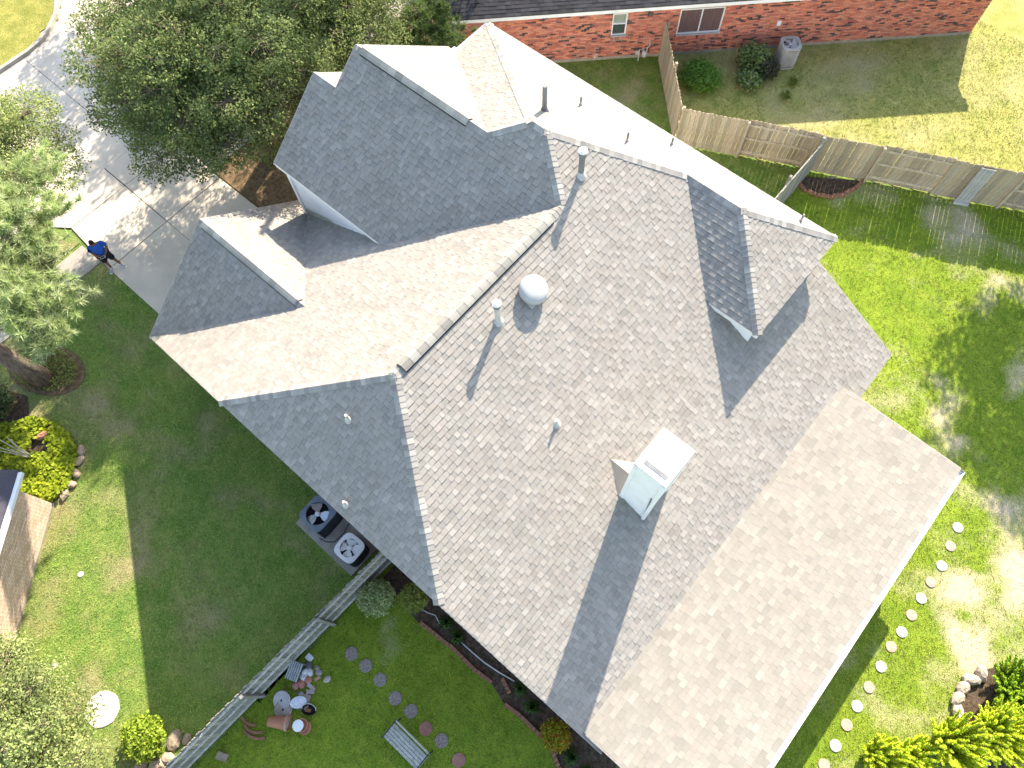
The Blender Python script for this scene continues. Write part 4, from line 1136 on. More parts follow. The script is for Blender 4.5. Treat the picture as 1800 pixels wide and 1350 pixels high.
oak_tree('street_oak', (-20.5, 12.3, 0), (-20.5, 12.0, 5.6), (3.6, 3.4, 2.2), 46, 60, 8, 0.16, OAK, 'oak across the top edge shading the street', seed=15, trunk_r=0.25)
oak_tree('street_oak', (-24.5, 10.5, 0), (-24.5, 10.3, 5.0), (2.8, 2.8, 1.9), 30, 55, 8, 0.16, OAK, 'far oak beyond the top left corner of the street', seed=16, trunk_r=0.22)
PINE = [(0.351, 0.432, 0.176), (0.413, 0.494, 0.22), (0.299, 0.38, 0.144), (0.454, 0.514, 0.264)]
PINE_D = [(0.102, 0.16, 0.042), (0.128, 0.192, 0.056), (0.085, 0.136, 0.035)]
def needle_mesh(name, tips, dirs, per, length, width, cols):
    n = len(tips)
    T = np.repeat(np.asarray(tips), per, axis=0); D = np.repeat(np.asarray(dirs), per, axis=0)
    d = unit(D * 0.55 + rng.normal(size=(n * per, 3)) * 0.75 + np.array([0, 0, 0.12]))
    base = T - D * rng.uniform(0, 0.22, (n * per, 1))
    L_ = length * rng.uniform(0.7, 1.15, (n * per, 1))
    s = unit(np.cross(d, rng.normal(size=(n * per, 3)))) * width
    V = np.empty((n * per, 3, 3))
    V[:, 0] = base - s; V[:, 1] = base + s; V[:, 2] = base + d * L_
    c = np.repeat(cols, per, axis=0) * rng.uniform(0.85, 1.2, (n * per, 1))
    return mesh_np(name, V.reshape(-1, 3), np.arange(n * per * 3).reshape(-1, 3), c)

def pine_tree(name, base, height, trunk_r, boughs, pal, label, tufts=16, per=34, length=0.24, seed=1, lean=(0, 0), width=0.008):
    r = random.Random(seed)
    root = empty(name, base, label=label, cat='tree')
    b = MB(); n = 7
    b.tube([(lean[0] * k / n, lean[1] * k / n, -0.1 + height * k / n) for k in range(n + 1)], [trunk_r * (1.25 - 0.25 * min(1, k) - 0.75 * k / n) for k in range(n + 1)], 14)
    b.build('trunk', 'bark', root, smooth=True)
    br = MB(); tips = []; dirs = []; hues = []
    for (tx, ty, tz, spread) in boughs:
        t = Vector((tx - base[0], ty - base[1], tz))
        z0 = max(1.0, t.z - 0.18 * math.hypot(t.x, t.y)); z0 = min(z0, height - 0.2)
        s0 = Vector((lean[0] * z0 / height, lean[1] * z0 / height, z0))
        mid = (s0 + t) / 2 + Vector((0, 0, r.uniform(-0.1, 0.25)))
        br.tube([s0, mid, t], [trunk_r * 0.22, trunk_r * 0.13, 0.014], 6, cap=False)
        hue = r.uniform(0.85, 1.2)
        for k in range(tufts):
            o = Vector((r.gauss(0, 1), r.gauss(0, 1), r.gauss(0, 0.45))) * spread * 0.5
            e = t + o
            st = mid.lerp(t, r.uniform(0.3, 1.0))
            br.tube([st, e], [0.012, 0.005], 3, cap=False)
            dd = (e - st); dd.z += 0.25; dd.normalize()
            tips.append(e); dirs.append(dd); hues.append(hue)
    br.build('boughs', 'twig', root, smooth=True)
    cols = pick(pal, len(tips), 0.12) * np.array(hues)[:, None]
    link('needles', needle_mesh('needles', np.array([tuple(t) for t in tips]), np.array([tuple(t) for t in dirs]), per, length, width, cols), 'needle', root, kind='stuff')
    return root
rp = random.Random(21)
bl = []
for (x, y, z) in ((-13.4, -1.7, 5.2), (-13.0, -2.65, 5.4), (-12.2, -2.3, 5.0), (-11.7, -3.2, 5.3), (-10.9, -3.35, 5.0), (-11.1, -4.1, 5.4), (-9.8, -4.1, 5.1), (-9.5, -3.85, 5.0), (-9.8, -4.9, 5.2), (-9.1, -4.9, 4.9), (-9.1, -4.5, 5.1), (-12.6, -3.5, 5.6), (-10.7, -4.8, 5.5), (-13.8, -3.0, 5.6), (-10.4, -4.4, 5.6), (-12.3, -3.0, 5.8), (-12.5, -4.4, 6.0)):
    bl.append((x, y, z, 0.75))
for k in range(15):
    a = rp.uniform(0, 2 * math.pi); rr = rp.uniform(0.8, 2.4); z = rp.uniform(6.5, 11.5)
    bl.append((-12.4 + rr * math.cos(a), -6.4 + rr * math.sin(a), z, 0.9))
pine_tree('pine_tree', (-12.05, -6.29, 0), 12.5, 0.30, bl, PINE, 'pale long needled pine with a leaning trunk in the mulch ring by the left edge', tufts=44, per=70, length=0.27, seed=2, lean=(-0.5, -0.2), width=0.011)
bl = [(-9.5, 10.9, 3.6, 0.5), (-9.2, 11.4, 3.3, 0.5), (-9.9, 10.6, 3.1, 0.5), (-9.6, 11.7, 2.8, 0.5), (-10.2, 11.0, 3.9, 0.5), (-10.6, 10.7, 3.2, 0.5), (-9.9, 11.6, 4.0, 0.4), (-10.9, 11.3, 3.3, 0.5), (-10.3, 12.0, 3.0, 0.5), (-11.2, 10.9, 2.7, 0.5), (-9.3, 10.6, 2.7, 0.4)]
pine_tree('young_pine', (-10.4, 11.5, 0), 4.4, 0.09, bl, PINE_D, 'young green pine at the left corner of the red brick house', tufts=26, per=60, length=0.22, seed=4, width=0.011)
bl = []
for k in range(18):
    a = rp.uniform(0, 2 * math.pi); rr = rp.uniform(0.6, 2.3); z = rp.uniform(5.5, 11.5)
    bl.append((-14.3 + rr * math.cos(a), 10.6 + rr * math.sin(a), z, 0.8))
bl += [(-13.4, 9.3, 4.2, 0.6), (-13.0, 10.3, 4.0, 0.6), (-12.6, 11.0, 4.2, 0.6), (-13.6, 9.0, 3.6, 0.5)]
pine_tree('tall_pine', (-14.45, 10.4, 0), 12.5, 0.33, bl, PINE_D, 'tall pine with a thick brown trunk at the top edge', tufts=18, per=46, length=0.24, seed=6, lean=(3.0, 2.5), width=0.011)

def shrub(name, c, r3, n, size, pal, label, cat='shrub', group=None, up=0.5, stems=6, aspect=0.55, seed=1, shell=0.55):
    r = random.Random(seed)
    root = empty(name, (c[0], c[1], 0), label=label, cat=cat, group=group)
    n = int(n * 2.2); size = size * 1.3
    D = unit(rng.normal(size=(n, 3)))
    k = rng.uniform(shell, 1.0, (n, 1)) * (1 + 0.18 * np.sin(D[:, :1] * 7 + D[:, 1:2] * 9 + seed) * np.cos(D[:, 2:3] * 8))
    C = D * k * np.array(r3) + np.array([0, 0, c[2]])
    C = C[C[:, 2] > 0.03]
    link('foliage', leaf_mesh('foliage', C, size, pick(pal, len(C), 0.2) * 1.5, up, aspect), 'leaf', root, kind='stuff')
    b = MB()
    for j in range(stems):
        a = r.uniform(0, 6.28)
        b.tube([(0.04 * math.cos(a), 0.04 * math.sin(a), 0), (r3[0] * 0.5 * math.cos(a), r3[1] * 0.5 * math.sin(a), c[2] + r3[2] * r.uniform(0, 0.5))], [0.015, 0.006], 5)
    b.build('stems', 'twig', root)
    return root
shrub('round_shrub', (1.50, -4.02, 0.5), (0.52, 0.52, 0.48), 2600, 0.055, [(0.30, 0.34, 0.18), (0.36, 0.39, 0.23), (0.22, 0.28, 0.12), (0.17, 0.24, 0.09)], 'round pale variegated shrub beside the grey fence', seed=2)
shrub('round_shrub', (2.32, -3.32, 0.45), (0.42, 0.42, 0.42), 1800, 0.05, [(0.15, 0.20, 0.05), (0.20, 0.24, 0.055), (0.11, 0.17, 0.04), (0.25, 0.22, 0.06)], 'darker green round shrub tucked under the roof edge', seed=3)
shrub('round_shrub', (7.66, -3.42, 0.42), (0.42, 0.38, 0.38), 1700, 0.055, [(0.22, 0.23, 0.02), (0.28, 0.25, 0.02), (0.17, 0.20, 0.02), (0.25, 0.09, 0.02)], 'yellow and red leafed shrub in the bed near the roof corner', seed=4)
shrub('bright_shrub', (-0.75, -10.75, 0.45), (0.62, 0.55, 0.45), 2200, 0.075, [(0.19, 0.26, 0.03), (0.23, 0.29, 0.045), (0.15, 0.21, 0.025)], 'bright yellow green shrub by the rocks at the bottom left', seed=5)
shrub('rose_bush', (-12.35, -7.75, 0.55), (0.75, 0.6, 0.55), 1500, 0.075, [(0.07, 0.105, 0.045), (0.10, 0.135, 0.07), (0.06, 0.085, 0.035)], 'dark rose bush with pink blooms at the left edge', seed=6)
for k in range(7):
    a = k * 2.4; b = MB(); b.lathe((0, 0, 0), [(0, 0), (0.05, 0.01), (0.065, 0.035), (0.03, 0.05), (0, 0.045)], 8); o = b.build('rose_bloom', 'petal', bpy.data.objects['rose_bush']); o.location = (0.42 * math.cos(a) * (0.5 + 0.07 * k), 0.4 * math.sin(a), 0.95 + 0.05 * math.sin(k))
shrub('fern_mound', (-2.72, 18.15, 0.3), (0.85, 0.75, 0.42), 2600, 0.09, [(0.10, 0.20, 0.035), (0.13, 0.24, 0.05), (0.08, 0.16, 0.03)], 'feathery green mound in the north yard beside the fence', seed=7, aspect=0.3)
shrub('leafy_shrub', (-1.55, 20.0, 0.5), (0.7, 0.6, 0.55), 1500, 0.09, [(0.08, 0.13, 0.035), (0.12, 0.17, 0.06), (0.16, 0.19, 0.09)], 'leafy shrub under the red brick wall beside the grey condenser', seed=8, shell=0.3)
shrub('dark_shrub', (-0.95, 20.0, 0.4), (0.5, 0.45, 0.45), 1000, 0.09, [(0.05, 0.045, 0.045), (0.07, 0.07, 0.05), (0.045, 0.07, 0.025)], 'dark purple leafed shrub in front of the grey condenser', seed=9, shell=0.3)
shrub('low_shrub', (-1.2, 19.2, 0.3), (0.55, 0.45, 0.3), 1000, 0.085, [(0.09, 0.15, 0.03), (0.12, 0.19, 0.05), (0.20, 0.22, 0.14)], 'low green shrub with pale flowers in the north bed', seed=10, shell=0.3)
shrub('corner_shrub', (-8.75, 3.75, 0.5), (0.5, 0.4, 0.5), 700, 0.09, [(0.16, 0.17, 0.05), (0.12, 0.14, 0.04), (0.09, 0.11, 0.03)], 'small yellowish shrub at the foot of the white corner board', seed=11, shell=0.3)
for i, (x, y, r_, lb_) in enumerate(((-12.9, 11.2, 0.85, 'bright lit shrub right of the tall pine trunk'), (-12.0, 12.4, 0.8, 'shrub between the tall pine and the young pine'), (-11.4, 9.6, 0.7, 'shrub under the eaves left of the young pine'), (-12.4, 13.4, 0.9, 'shrub at the top edge behind the young pine'))):
    shrub('understory_shrub', (x, y, 0.5), (r_, r_, 0.6), 1500, 0.09, [(0.13, 0.17, 0.05), (0.17, 0.20, 0.075), (0.10, 0.14, 0.04)], lb_, seed=20 + i, shell=0.4)

# feathery upright shrubs in the bottom right corner
def plume_shrub(name, c, n, h, spread, pal, label, seed):
    r = random.Random(seed); root = empty(name, (c[0], c[1], 0), label=label, cat='shrub')
    st = MB(); C = []; T = []
    for k in range(int(n * 0.85)):
        a = r.uniform(0, 6.28); rr = spread * math.sqrt(r.random())
        p0 = Vector((0.35 * rr * math.cos(a), 0.35 * rr * math.sin(a), 0.02)); hh = h * r.uniform(0.6, 1.25)
        p1 = Vector((rr * math.cos(a), rr * math.sin(a), hh)); mid = p0.lerp(p1, 0.5) + Vector((0, 0, 0.12 * hh))
        st.tube([p0, mid, p1], [0.008, 0.006, 0.002], 4, cap=False)
        m_ = int(150 * hh)
        t = np.linspace(0.2, 1, m_)[:, None]
        P = (1 - t) ** 2 * np.array(p0) + 2 * t * (1 - t) * np.array(mid) + t * t * np.array(p1)
        P = P + rng.normal(size=P.shape) * (0.038 * (1.1 - t))
        C.append(P); hue = r.uniform(0.8, 1.2); T.append(pick(pal, m_, 0.15) * hue * (0.75 + 0.4 * t))
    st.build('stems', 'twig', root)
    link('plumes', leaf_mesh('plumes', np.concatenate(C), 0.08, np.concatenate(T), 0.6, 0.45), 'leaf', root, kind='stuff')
YG_ = [(0.545, 0.634, 0.046), (0.645, 0.698, 0.07), (0.444, 0.568, 0.046)]
GR_ = [(0.283, 0.428, 0.032), (0.365, 0.508, 0.04), (0.224, 0.371, 0.032)]
plume_shrub('plume_shrub', (15.7, 3.25), 170, 1.1, 0.85, YG_, 'yellow green plume shrub in front of the stone edging', 1)
plume_shrub('plume_shrub', (16.55, 4.3), 220, 1.1, 0.95, YG_, 'tall yellow green plume shrub in the bottom right corner inside the stones', 2)
plume_shrub('plume_shrub', (14.4, 1.75), 120, 1.0, 0.6, YG_, 'yellow plume shrub at the bottom edge left of the stone edging', 3)
plume_shrub('plume_shrub', (16.45, 5.55), 190, 0.75, 0.95, GR_, 'green feathery shrub at the top of the stone edged bed', 4)
plume_shrub('plume_shrub', (15.1, 2.3), 120, 0.9, 0.6, YG_, 'small yellow plume shrub between the two larger ones at the bottom edge', 5)

def tuft_plant(name, c, n, length, pal, label, width=0.011, cat='plant', parent=None, seed=1):
    r = random.Random(seed); root = empty(name, (c[0], c[1], 0), label=label, cat=cat)
    V = []; F = []; T = []
    for k in range(n):
        a = r.uniform(0, 6.28); l = length * r.uniform(0.6, 1.1); d = Vector((math.cos(a), math.sin(a), 0)); s = Vector((-d.y, d.x, 0)) * width
        el = r.uniform(0.4, 1.3)
        p0 = d * 0.03; p1 = d * l * 0.5 * math.cos(el) + Vector((0, 0, l * 0.55 * math.sin(el) + 0.05)); p2 = d * l * max(0.35, math.cos(el)) + Vector((0, 0, l * 0.35 * math.sin(el)))
        o = len(V); V += [p0 - s, p0 + s, p1 - s * 0.9, p1 + s * 0.9, p2]; F += [(o, o + 1, o + 3, o + 2), (o + 2, o + 3, o + 4, o + 4)]
        c_ = r.choice(pal); k_ = r.uniform(0.8, 1.2); T += [tuple(q * k_ for q in c_)] * 2
    b = MB(); 
    for f_, t_ in zip(F, T):
        f2 = tuple(dict.fromkeys(f_)); b.f.append(f2); b.t.append(t_); b.mi.append(0)
    b.v = [tuple(q) for q in V]
    b.build('blades', 'leaf', root, kind='stuff')
    return root
tuft_plant('spiky_tuft', (0.30, 19.55), 70, 0.5, [(0.13, 0.19, 0.03), (0.17, 0.23, 0.05)], 'spiky green tuft at the edge of the north bed', seed=1)
tuft_plant('spiky_tuft', (0.15, 20.35), 60, 0.5, [(0.12, 0.18, 0.03), (0.16, 0.22, 0.05)], 'spiky tuft closest to the grey condenser in the north bed', seed=2)
for i, (x, y, lb_) in enumerate(((3.45, -3.2, 'ferny weed in the bed just past the round shrubs'), (3.95, -3.28, 'second ferny weed along the scalloped edging'), (6.75, -3.3, 'green weed in the bed beside the yellow shrub'), (6.2, -3.15, 'weed beside the white pipe end in the bed'), (8.35, -3.55, 'dark weed under the roof corner at the bottom'), (8.9, -3.6, 'dark clump at the patio roof corner'))):
    tuft_plant('bed_weed', (x, y), 130, 0.36, [(0.05, 0.11, 0.02), (0.07, 0.14, 0.03), (0.04, 0.08, 0.02)], lb_, width=0.014, seed=30 + i)

# vine bed: broad bright leaves
n = 9000
X = rng.uniform(-12.2, -8.2, n); Y = rng.uniform(-10, -6.8, n)
k_ = inside_np(X, Y, VINE_BED) & (((X + 10.15) / 0.45) ** 2 + ((Y + 7.75) / 0.35) ** 2 > rng.uniform(0.2, 1.2, n)) & ~((((X + 8.29) * 0.6235 - (Y + 8.61) * 0.7818) > -0.05) & (((X + 8.29) * 0.7818 + (Y + 8.61) * 0.6235) < 0.05))
C = np.stack([X[k_], Y[k_], 0.10 + 0.14 * rng.random(k_.sum()) + 0.05 * np.sin(X[k_] * 5) * np.cos(Y[k_] * 6)], 1)
vine = empty('vine_patch', (-9.9, -7.9, 0), label='bright yellow green leafy vine filling the stone edged bed', cat='plant')
link('foliage', leaf_mesh('foliage', C - np.array([-9.9, -7.9, 0]), 0.13, pick([(0.30, 0.36, 0.025), (0.34, 0.40, 0.04), (0.25, 0.32, 0.02), (0.20, 0.27, 0.02)], len(C), 0.15), 1.3, 0.8, 0.15), 'leaf', vine, kind='stuff')
st = empty('bare_stems', (-10.05, -8.15, 0), label='bundle of bare grey stems rising from the vine bed', cat='shrub')
for k in range(6):
    b = MB(); a = k * 1.05; b.tube([(0.03 * math.cos(a), 0.03 * math.sin(a), 0), (0.10 * math.cos(a), 0.10 * math.sin(a), 0.7), (0.22 * math.cos(a) - 0.05, 0.22 * math.sin(a), 1.35)], [0.022, 0.018, 0.01], 7); b.build('stem', 'pipe_light', st, smooth=True)

# ground cover in the pine ring
n = 5200
X = rng.uniform(-14, -10.6, n); Y = rng.uniform(-7.4, -4.7, n)
k_ = inside_np(X, Y, [(-12.3 + (x + 12.3) * 0.86, -6.0 + (y + 6.0) * 0.86) for x, y in RING]) & ((X + 12.05) ** 2 + (Y + 6.29) ** 2 > 0.14)
C = np.stack([X[k_], Y[k_], 0.08 + 0.14 * rng.random(k_.sum())], 1)
gc = empty('ground_cover', (-12.3, -6.0, 0), label='dark green ground cover ringing the pine trunk', cat='plant')
link('foliage', leaf_mesh('foliage', C - np.array([-12.3, -6.0, 0]), 0.11, pick([(0.17, 0.23, 0.06), (0.21, 0.26, 0.075), (0.28, 0.28, 0.08)], len(C), 0.2), 0.5, 0.4), 'leaf', gc, kind='stuff')

# ------------------------------------------------------------------ grass blades
EXCL = [[(-10.5, 12.65), (4.2, 27.05), (-2.3, 33.6), (-17, 19.2)], HOUSE_BED, VINE_BED, RING, FENCE_BED, CORNER_BED, ROSE_BED, [(-2.1, -4.15), (0.5, -4.15), (0.5, -2.5), (-2.1, -2.5)]]
STONES = []
def lawn_blades(name, poly, dens, kind, pal, dry, hgt=0.06, label=''):
    xs = [p[0] for p in poly]; ys = [p[1] for p in poly]
    n = int((max(xs) - min(xs)) * (max(ys) - min(ys)) * dens)
    X = rng.uniform(min(xs), max(xs), n); Y = rng.uniform(min(ys), max(ys), n)
    # keep what the place shows around the house
    k = inside_np(X, Y, poly) & (X > -17.5) & (X < 18.5) & (Y > -13.5) & (Y < 28)
    for ex in EXCL: k &= ~inside_np(X, Y, ex)
    X, Y = X[k], Y[k]
    for (sx, sy, sr) in STONES:
        kk = (X - sx) ** 2 + (Y - sy) ** 2 > sr * sr
        X, Y = X[kk], Y[kk]
    B = np.array([bare_fn(kind, x, y) for x, y in zip(X, Y)])
    k = rng.random(len(X)) > np.clip(B * 1.5 - 0.15, 0, 0.93)
    X, Y, B = X[k], Y[k], B[k]; n = len(X)
    m_ = 3
    P = np.repeat(np.stack([X, Y, np.zeros(n)], 1), m_, axis=0) + rng.normal(size=(n * m_, 3)) * np.array([0.025, 0.025, 0])
    a = rng.uniform(0, 2 * np.pi, n * m_); el = rng.uniform(0.35, 1.15, n * m_)
    d = np.stack([np.cos(a) * np.cos(el), np.sin(a) * np.cos(el), np.sin(el)], 1)
    s = np.stack([-np.sin(a), np.cos(a), np.zeros(n * m_)], 1) * rng.uniform(0.006, 0.012, (n * m_, 1))
    L_ = hgt * rng.uniform(0.6, 1.35, (n * m_, 1))
    V = np.empty((n * m_, 3, 3)); V[:, 0] = P - s; V[:, 1] = P + s; V[:, 2] = P + d * L_
    c = pick(pal, n, 0.2); dr = np.clip(B * 1.3 + 0.35 * rng.random(n) - 0.1, 0, 0.85)[:, None]
    c = c * (1 - dr) + np.array(dry) * dr
    me = mesh_np(name, V.reshape(-1, 3), np.arange(n * m_ * 3).reshape(-1, 3), np.repeat(c, m_, axis=0))
    return link(name, me, 'grass_blade', label=label, cat='grass', kind='stuff')
# ------------------------------------------------------------------ stepping stones
ORD = ['first', 'second', 'third', 'fourth', 'fifth', 'sixth', 'seventh', 'eighth', 'ninth', 'tenth', 'eleventh', 'twelfth', 'thirteenth', 'fourteenth']
def disc(name, c, r, material, label, group, seed):
    rr = random.Random(seed); pr = []
    n = 26; vs = []; b = MB()
    J = [1 + rr.uniform(-0.03, 0.03) for _ in range(n)]
    for (k, z) in ((1.0, -0.05), (1.0, 0.022), (0.95, 0.03), (0.55, 0.032)):
        for i in range(n):
            a = 2 * math.pi * i / n; vs.append((r * k * J[i] * math.cos(a), r * k * J[i] * math.sin(a), z + rr.uniform(-0.002, 0.002)))
    fs = [(j * n + i, j * n + (i + 1) % n, (j + 1) * n + (i + 1) % n, (j + 1) * n + i) for j in range(3) for i in range(n)] + [tuple(3 * n + i for i in range(n))]
    b.add(vs, fs)
    o = b.build(name, material, label=label, cat='stepping stone', group=group); o.location = (c[0], c[1], 0)
    STONES.append((c[0], c[1], r * 1.02))
    return o
S1 = [(1.95, -5.6), (2.49, -5.56), (3.06, -5.56), (3.72, -5.62), (4.28, -5.57), (4.89, -5.63), (5.42, -5.56), (6.1, -5.6)]
for i, p in enumerate(S1):
    red = i in (5, 7)
    disc('stepping_stone', p, 0.185, 'paver_red' if red else 'paver', '%s round %s stepping stone from the fence in the row past the bench' % (ORD[i], 'red' if red else 'pebbled grey'), 'stepping stones past the bench', i)
S2 = [(13.23, 8.73), (13.33, 8.09), (13.41, 7.41), (13.4, 6.79), (13.41, 6.2), (13.43, 5.61), (13.45, 5.02), (13.42, 4.48), (13.47, 3.83), (13.49, 3.15), (13.49, 2.52), (13.52, 1.93), (13.55, 1.29), (13.57, 0.69)]
for i, p in enumerate(S2):
    pale = i % 2 == 0
    disc('stepping_stone', p, 0.155, 'paver_pale' if pale else 'paver_pink', '%s sunlit stepping stone from the top in the row along the white gutter' % ORD[i], 'stepping stones along the patio gutter', 40 + i)
disc('flat_stone', (-2.33, -11.2), 0.48, 'paver_pale', 'pale round flat stone on the lawn at the bottom left', None, 77)
disc('sprinkler_cover', (-5.85, -9.35), 0.09, 'paver_pale', 'small white round cover in the sunlit lawn near the tan brick wall', None, 78)
disc('sprinkler_cover', (-4.3, -11.4), 0.08, 'paver_pale', 'small white round cover in the lawn nearest the bottom left tree', None, 79)
for o in bpy.data.objects:
    if o.name.startswith('flat_stone'): o['category'] = 'stone'
    if o.name.startswith('sprinkler_cover'): o['category'] = 'cover'

# ------------------------------------------------------------------ stones and edging
def rock(name, c, r3, tint, label, cat='stone', group=None, seed=1, material='stone', parent=None, flat=1.0):
    rr = random.Random(seed); b = MB(); n, m_ = 9, 5; vs = []
    for j in range(m_ + 1):
        th = math.pi * j / m_
        for i in range(n):
            a = 2 * math.pi * i / n; k = 1 + rr.uniform(-0.14, 0.14)
            vs.append((r3[0] * k * math.sin(th) * math.cos(a), r3[1] * k * math.sin(th) * math.sin(a), r3[2] * math.cos(th) * (1 + rr.uniform(-0.08, 0.08))))
    fs = [(j * n + i, (j + 1) * n + i, (j + 1) * n + (i + 1) % n, j * n + (i + 1) % n) for j in range(m_) for i in range(n)]
    b.add(vs, fs, tint)
    o = b.build(name, material, parent, label=label, cat=cat, group=group); o.location = c; o.rotation_euler = (0, 0, rr.uniform(0, 3))
    return o
LS = [(-9.02, -6.97), (-8.78, -7.22), (-8.55, -7.55), (-8.36, -7.88), (-8.22, -8.2)]
for i, p in enumerate(LS):
    rock('edging_stone', (p[0], p[1], 0.06), (0.2, 0.13, 0.1), random.choice(((1.3, 1.2, 1.0), (0.9, 0.82, 0.72), (1.1, 0.95, 0.8))), '%s rounded stone from the top in the rim of the vine bed' % ORD[i], 'stone', 'stones edging the vine bed', i)
BR = [(15.62, 5.45), (15.48, 5.12), (15.41, 4.78), (15.42, 4.45), (15.58, 4.14), (15.82, 3.9), (16.08, 3.7), (16.34, 3.52), (16.62, 3.4)]
for i, p in enumerate(BR):
    rock('edging_stone', (p[0], p[1], 0.1), (0.24, 0.16, 0.14), random.choice(((1.35, 1.3, 1.3), (1.2, 1.15, 1.1), (1.05, 1.0, 1.0))), '%s pale stone from the top in the wall round the plume shrubs' % ORD[i], 'stone', 'stones edging the corner bed', 60 + i)
for i, (x, y, k) in enumerate(((-0.15, -10.35, 0.28), (0.05, -10.75, 0.2), (-0.05, -11.05, 0.25), (-0.35, -11.35, 0.22), (0.2, -11.3, 0.26), (0.1, -10.1, 0.16))):
    rock('garden_rock', (x, y, 0.06), (k, k * 0.75, 0.12), random.choice(((1.3, 1.2, 1.05), (0.9, 0.82, 0.72), (1.1, 1.0, 0.9))), '%s tan rock from the top beside the bright shrub by the fence' % ORD[i], 'rock', 'rocks by the bright shrub', 80 + i)
rock('clay_rock', (-10.35, -7.45, 0.1), (0.28, 0.14, 0.12), (1.3, 0.7, 0.5), 'reddish rock lying in the middle of the vine bed', 'rock', None, 90)

def edging_block(p, rz, label, n=4, group='scalloped edging along the house bed', L_=0.45):
    """one scalloped clay edging block"""
    t = MB(); m_ = 4 * n; pts = []
    for i in range(m_ + 1):
        u = i / m_; pts.append((-L_ / 2 + L_ * u, 0.105 + 0.022 * abs(math.sin(u * n * math.pi))))
    vs = [(x, -0.045 - 0.02 * abs(math.sin((x / L_ + 0.5) * n * math.pi)), -0.05) for x, z in pts] + [(x, -0.045 - 0.02 * abs(math.sin((x / L_ + 0.5) * n * math.pi)), z) for x, z in pts] + [(x, 0.045, z) for x, z in pts] + [(x, 0.045, -0.05) for x, z in pts]
    k = m_ + 1; fs = []
    for i in range(m_):
        fs += [(i, i + 1, k + i + 1, k + i), (k + i, k + i + 1, 2 * k + i + 1, 2 * k + i), (2 * k + i, 2 * k + i + 1, 3 * k + i + 1, 3 * k + i)]
    fs += [(0, k, 2 * k, 3 * k), (k - 1, 4 * k - 1, 3 * k - 1, 2 * k - 1)]
    t.add(vs, fs)
    o = t.build('edging_block', 'edging', label=label, cat='edging block', group=group); o.location = (p[0], p[1], 0.0); o.rotation_euler = (0, 0, rz)
    return o
def edge_run(pts, where, group, gap=0.01, L_=0.45):
    i = 0; P = [Vector(p) for p in pts]
    tot = sum((b_ - a_).length for a_, b_ in zip(P[:-1], P[1:])); n = max(1, int(tot / (L_ + gap))); k = 0
    def at(s):
        for a_, b_ in zip(P[:-1], P[1:]):
            l = (b_ - a_).length
            if s <= l + 1e-6: return a_.lerp(b_, s / l), math.atan2((b_ - a_).y, (b_ - a_).x)
            s -= l
        return P[-1], math.atan2((P[-1] - P[-2]).y, (P[-1] - P[-2]).x)
    for k in range(n):
        p, a = at((k + 0.5) * tot / n)
        edging_block(p, a, '%s clay edging block %s' % (ORD[k % 14], where), group=group, L_=tot / n - gap)
edge_run([(2.86, -3.70), (3.32, -3.66), (4.11, -3.60), (4.89, -3.62), (5.5, -3.56)], 'from the round shrubs along the house bed', 'edging from the round shrubs')
edging_block((5.85, -3.36), 0.25 - 0.6, 'clay edging block set askew where the house bed edging breaks')
edge_run([(6.12, -3.74), (6.63, -3.68), (7.15, -3.69), (7.57, -3.71), (7.96, -3.82), (8.3, -3.99), (8.6, -4.35)], 'of the run past the yellow shrub', 'edging past the yellow shrub')
edge_run([(2.84, 16.46), (3.12, 16.33), (3.52, 16.38), (3.98, 16.58), (4.3, 16.92), (4.53, 17.45), (4.6, 18.0)], 'of the half round bed at the long fence', 'edging of the fence bed', L_=0.4)
# loose curved edging pieces on the grass
for i, (cx_, cy_, r_, a0) in enumerate(((0.95, -8.35, 0.42, -1.9), (1.12, -8.35, 0.5, -1.75), (1.22, -8.38, 0.56, -1.7))):
    b = MB(); n = 12; vs = []
    for k in range(n + 1):
        a = a0 + 1.15 * k / n
        for rr, z in ((r_ - 0.035, 0.0), (r_ - 0.035, 0.07), (r_ + 0.035, 0.07), (r_ + 0.035, 0.0)): vs.append((rr * math.cos(a), rr * math.sin(a), z))
    fs = [(k * 4 + j, k * 4 + (j + 1) % 4, (k + 1) * 4 + (j + 1) % 4, (k + 1) * 4 + j) for k in range(n) for j in range(4)] + [(0, 1, 2, 3), (n * 4 + 3, n * 4 + 2, n * 4 + 1, n * 4)]
    b.add(vs, fs); o = b.build('curved_edging', 'edging', label='%s loose curved clay edging piece beside the fence' % ('upper', 'middle', 'lower')[i], cat='edging piece', group='loose curved edging'); o.location = (cx_, cy_, 0.0)

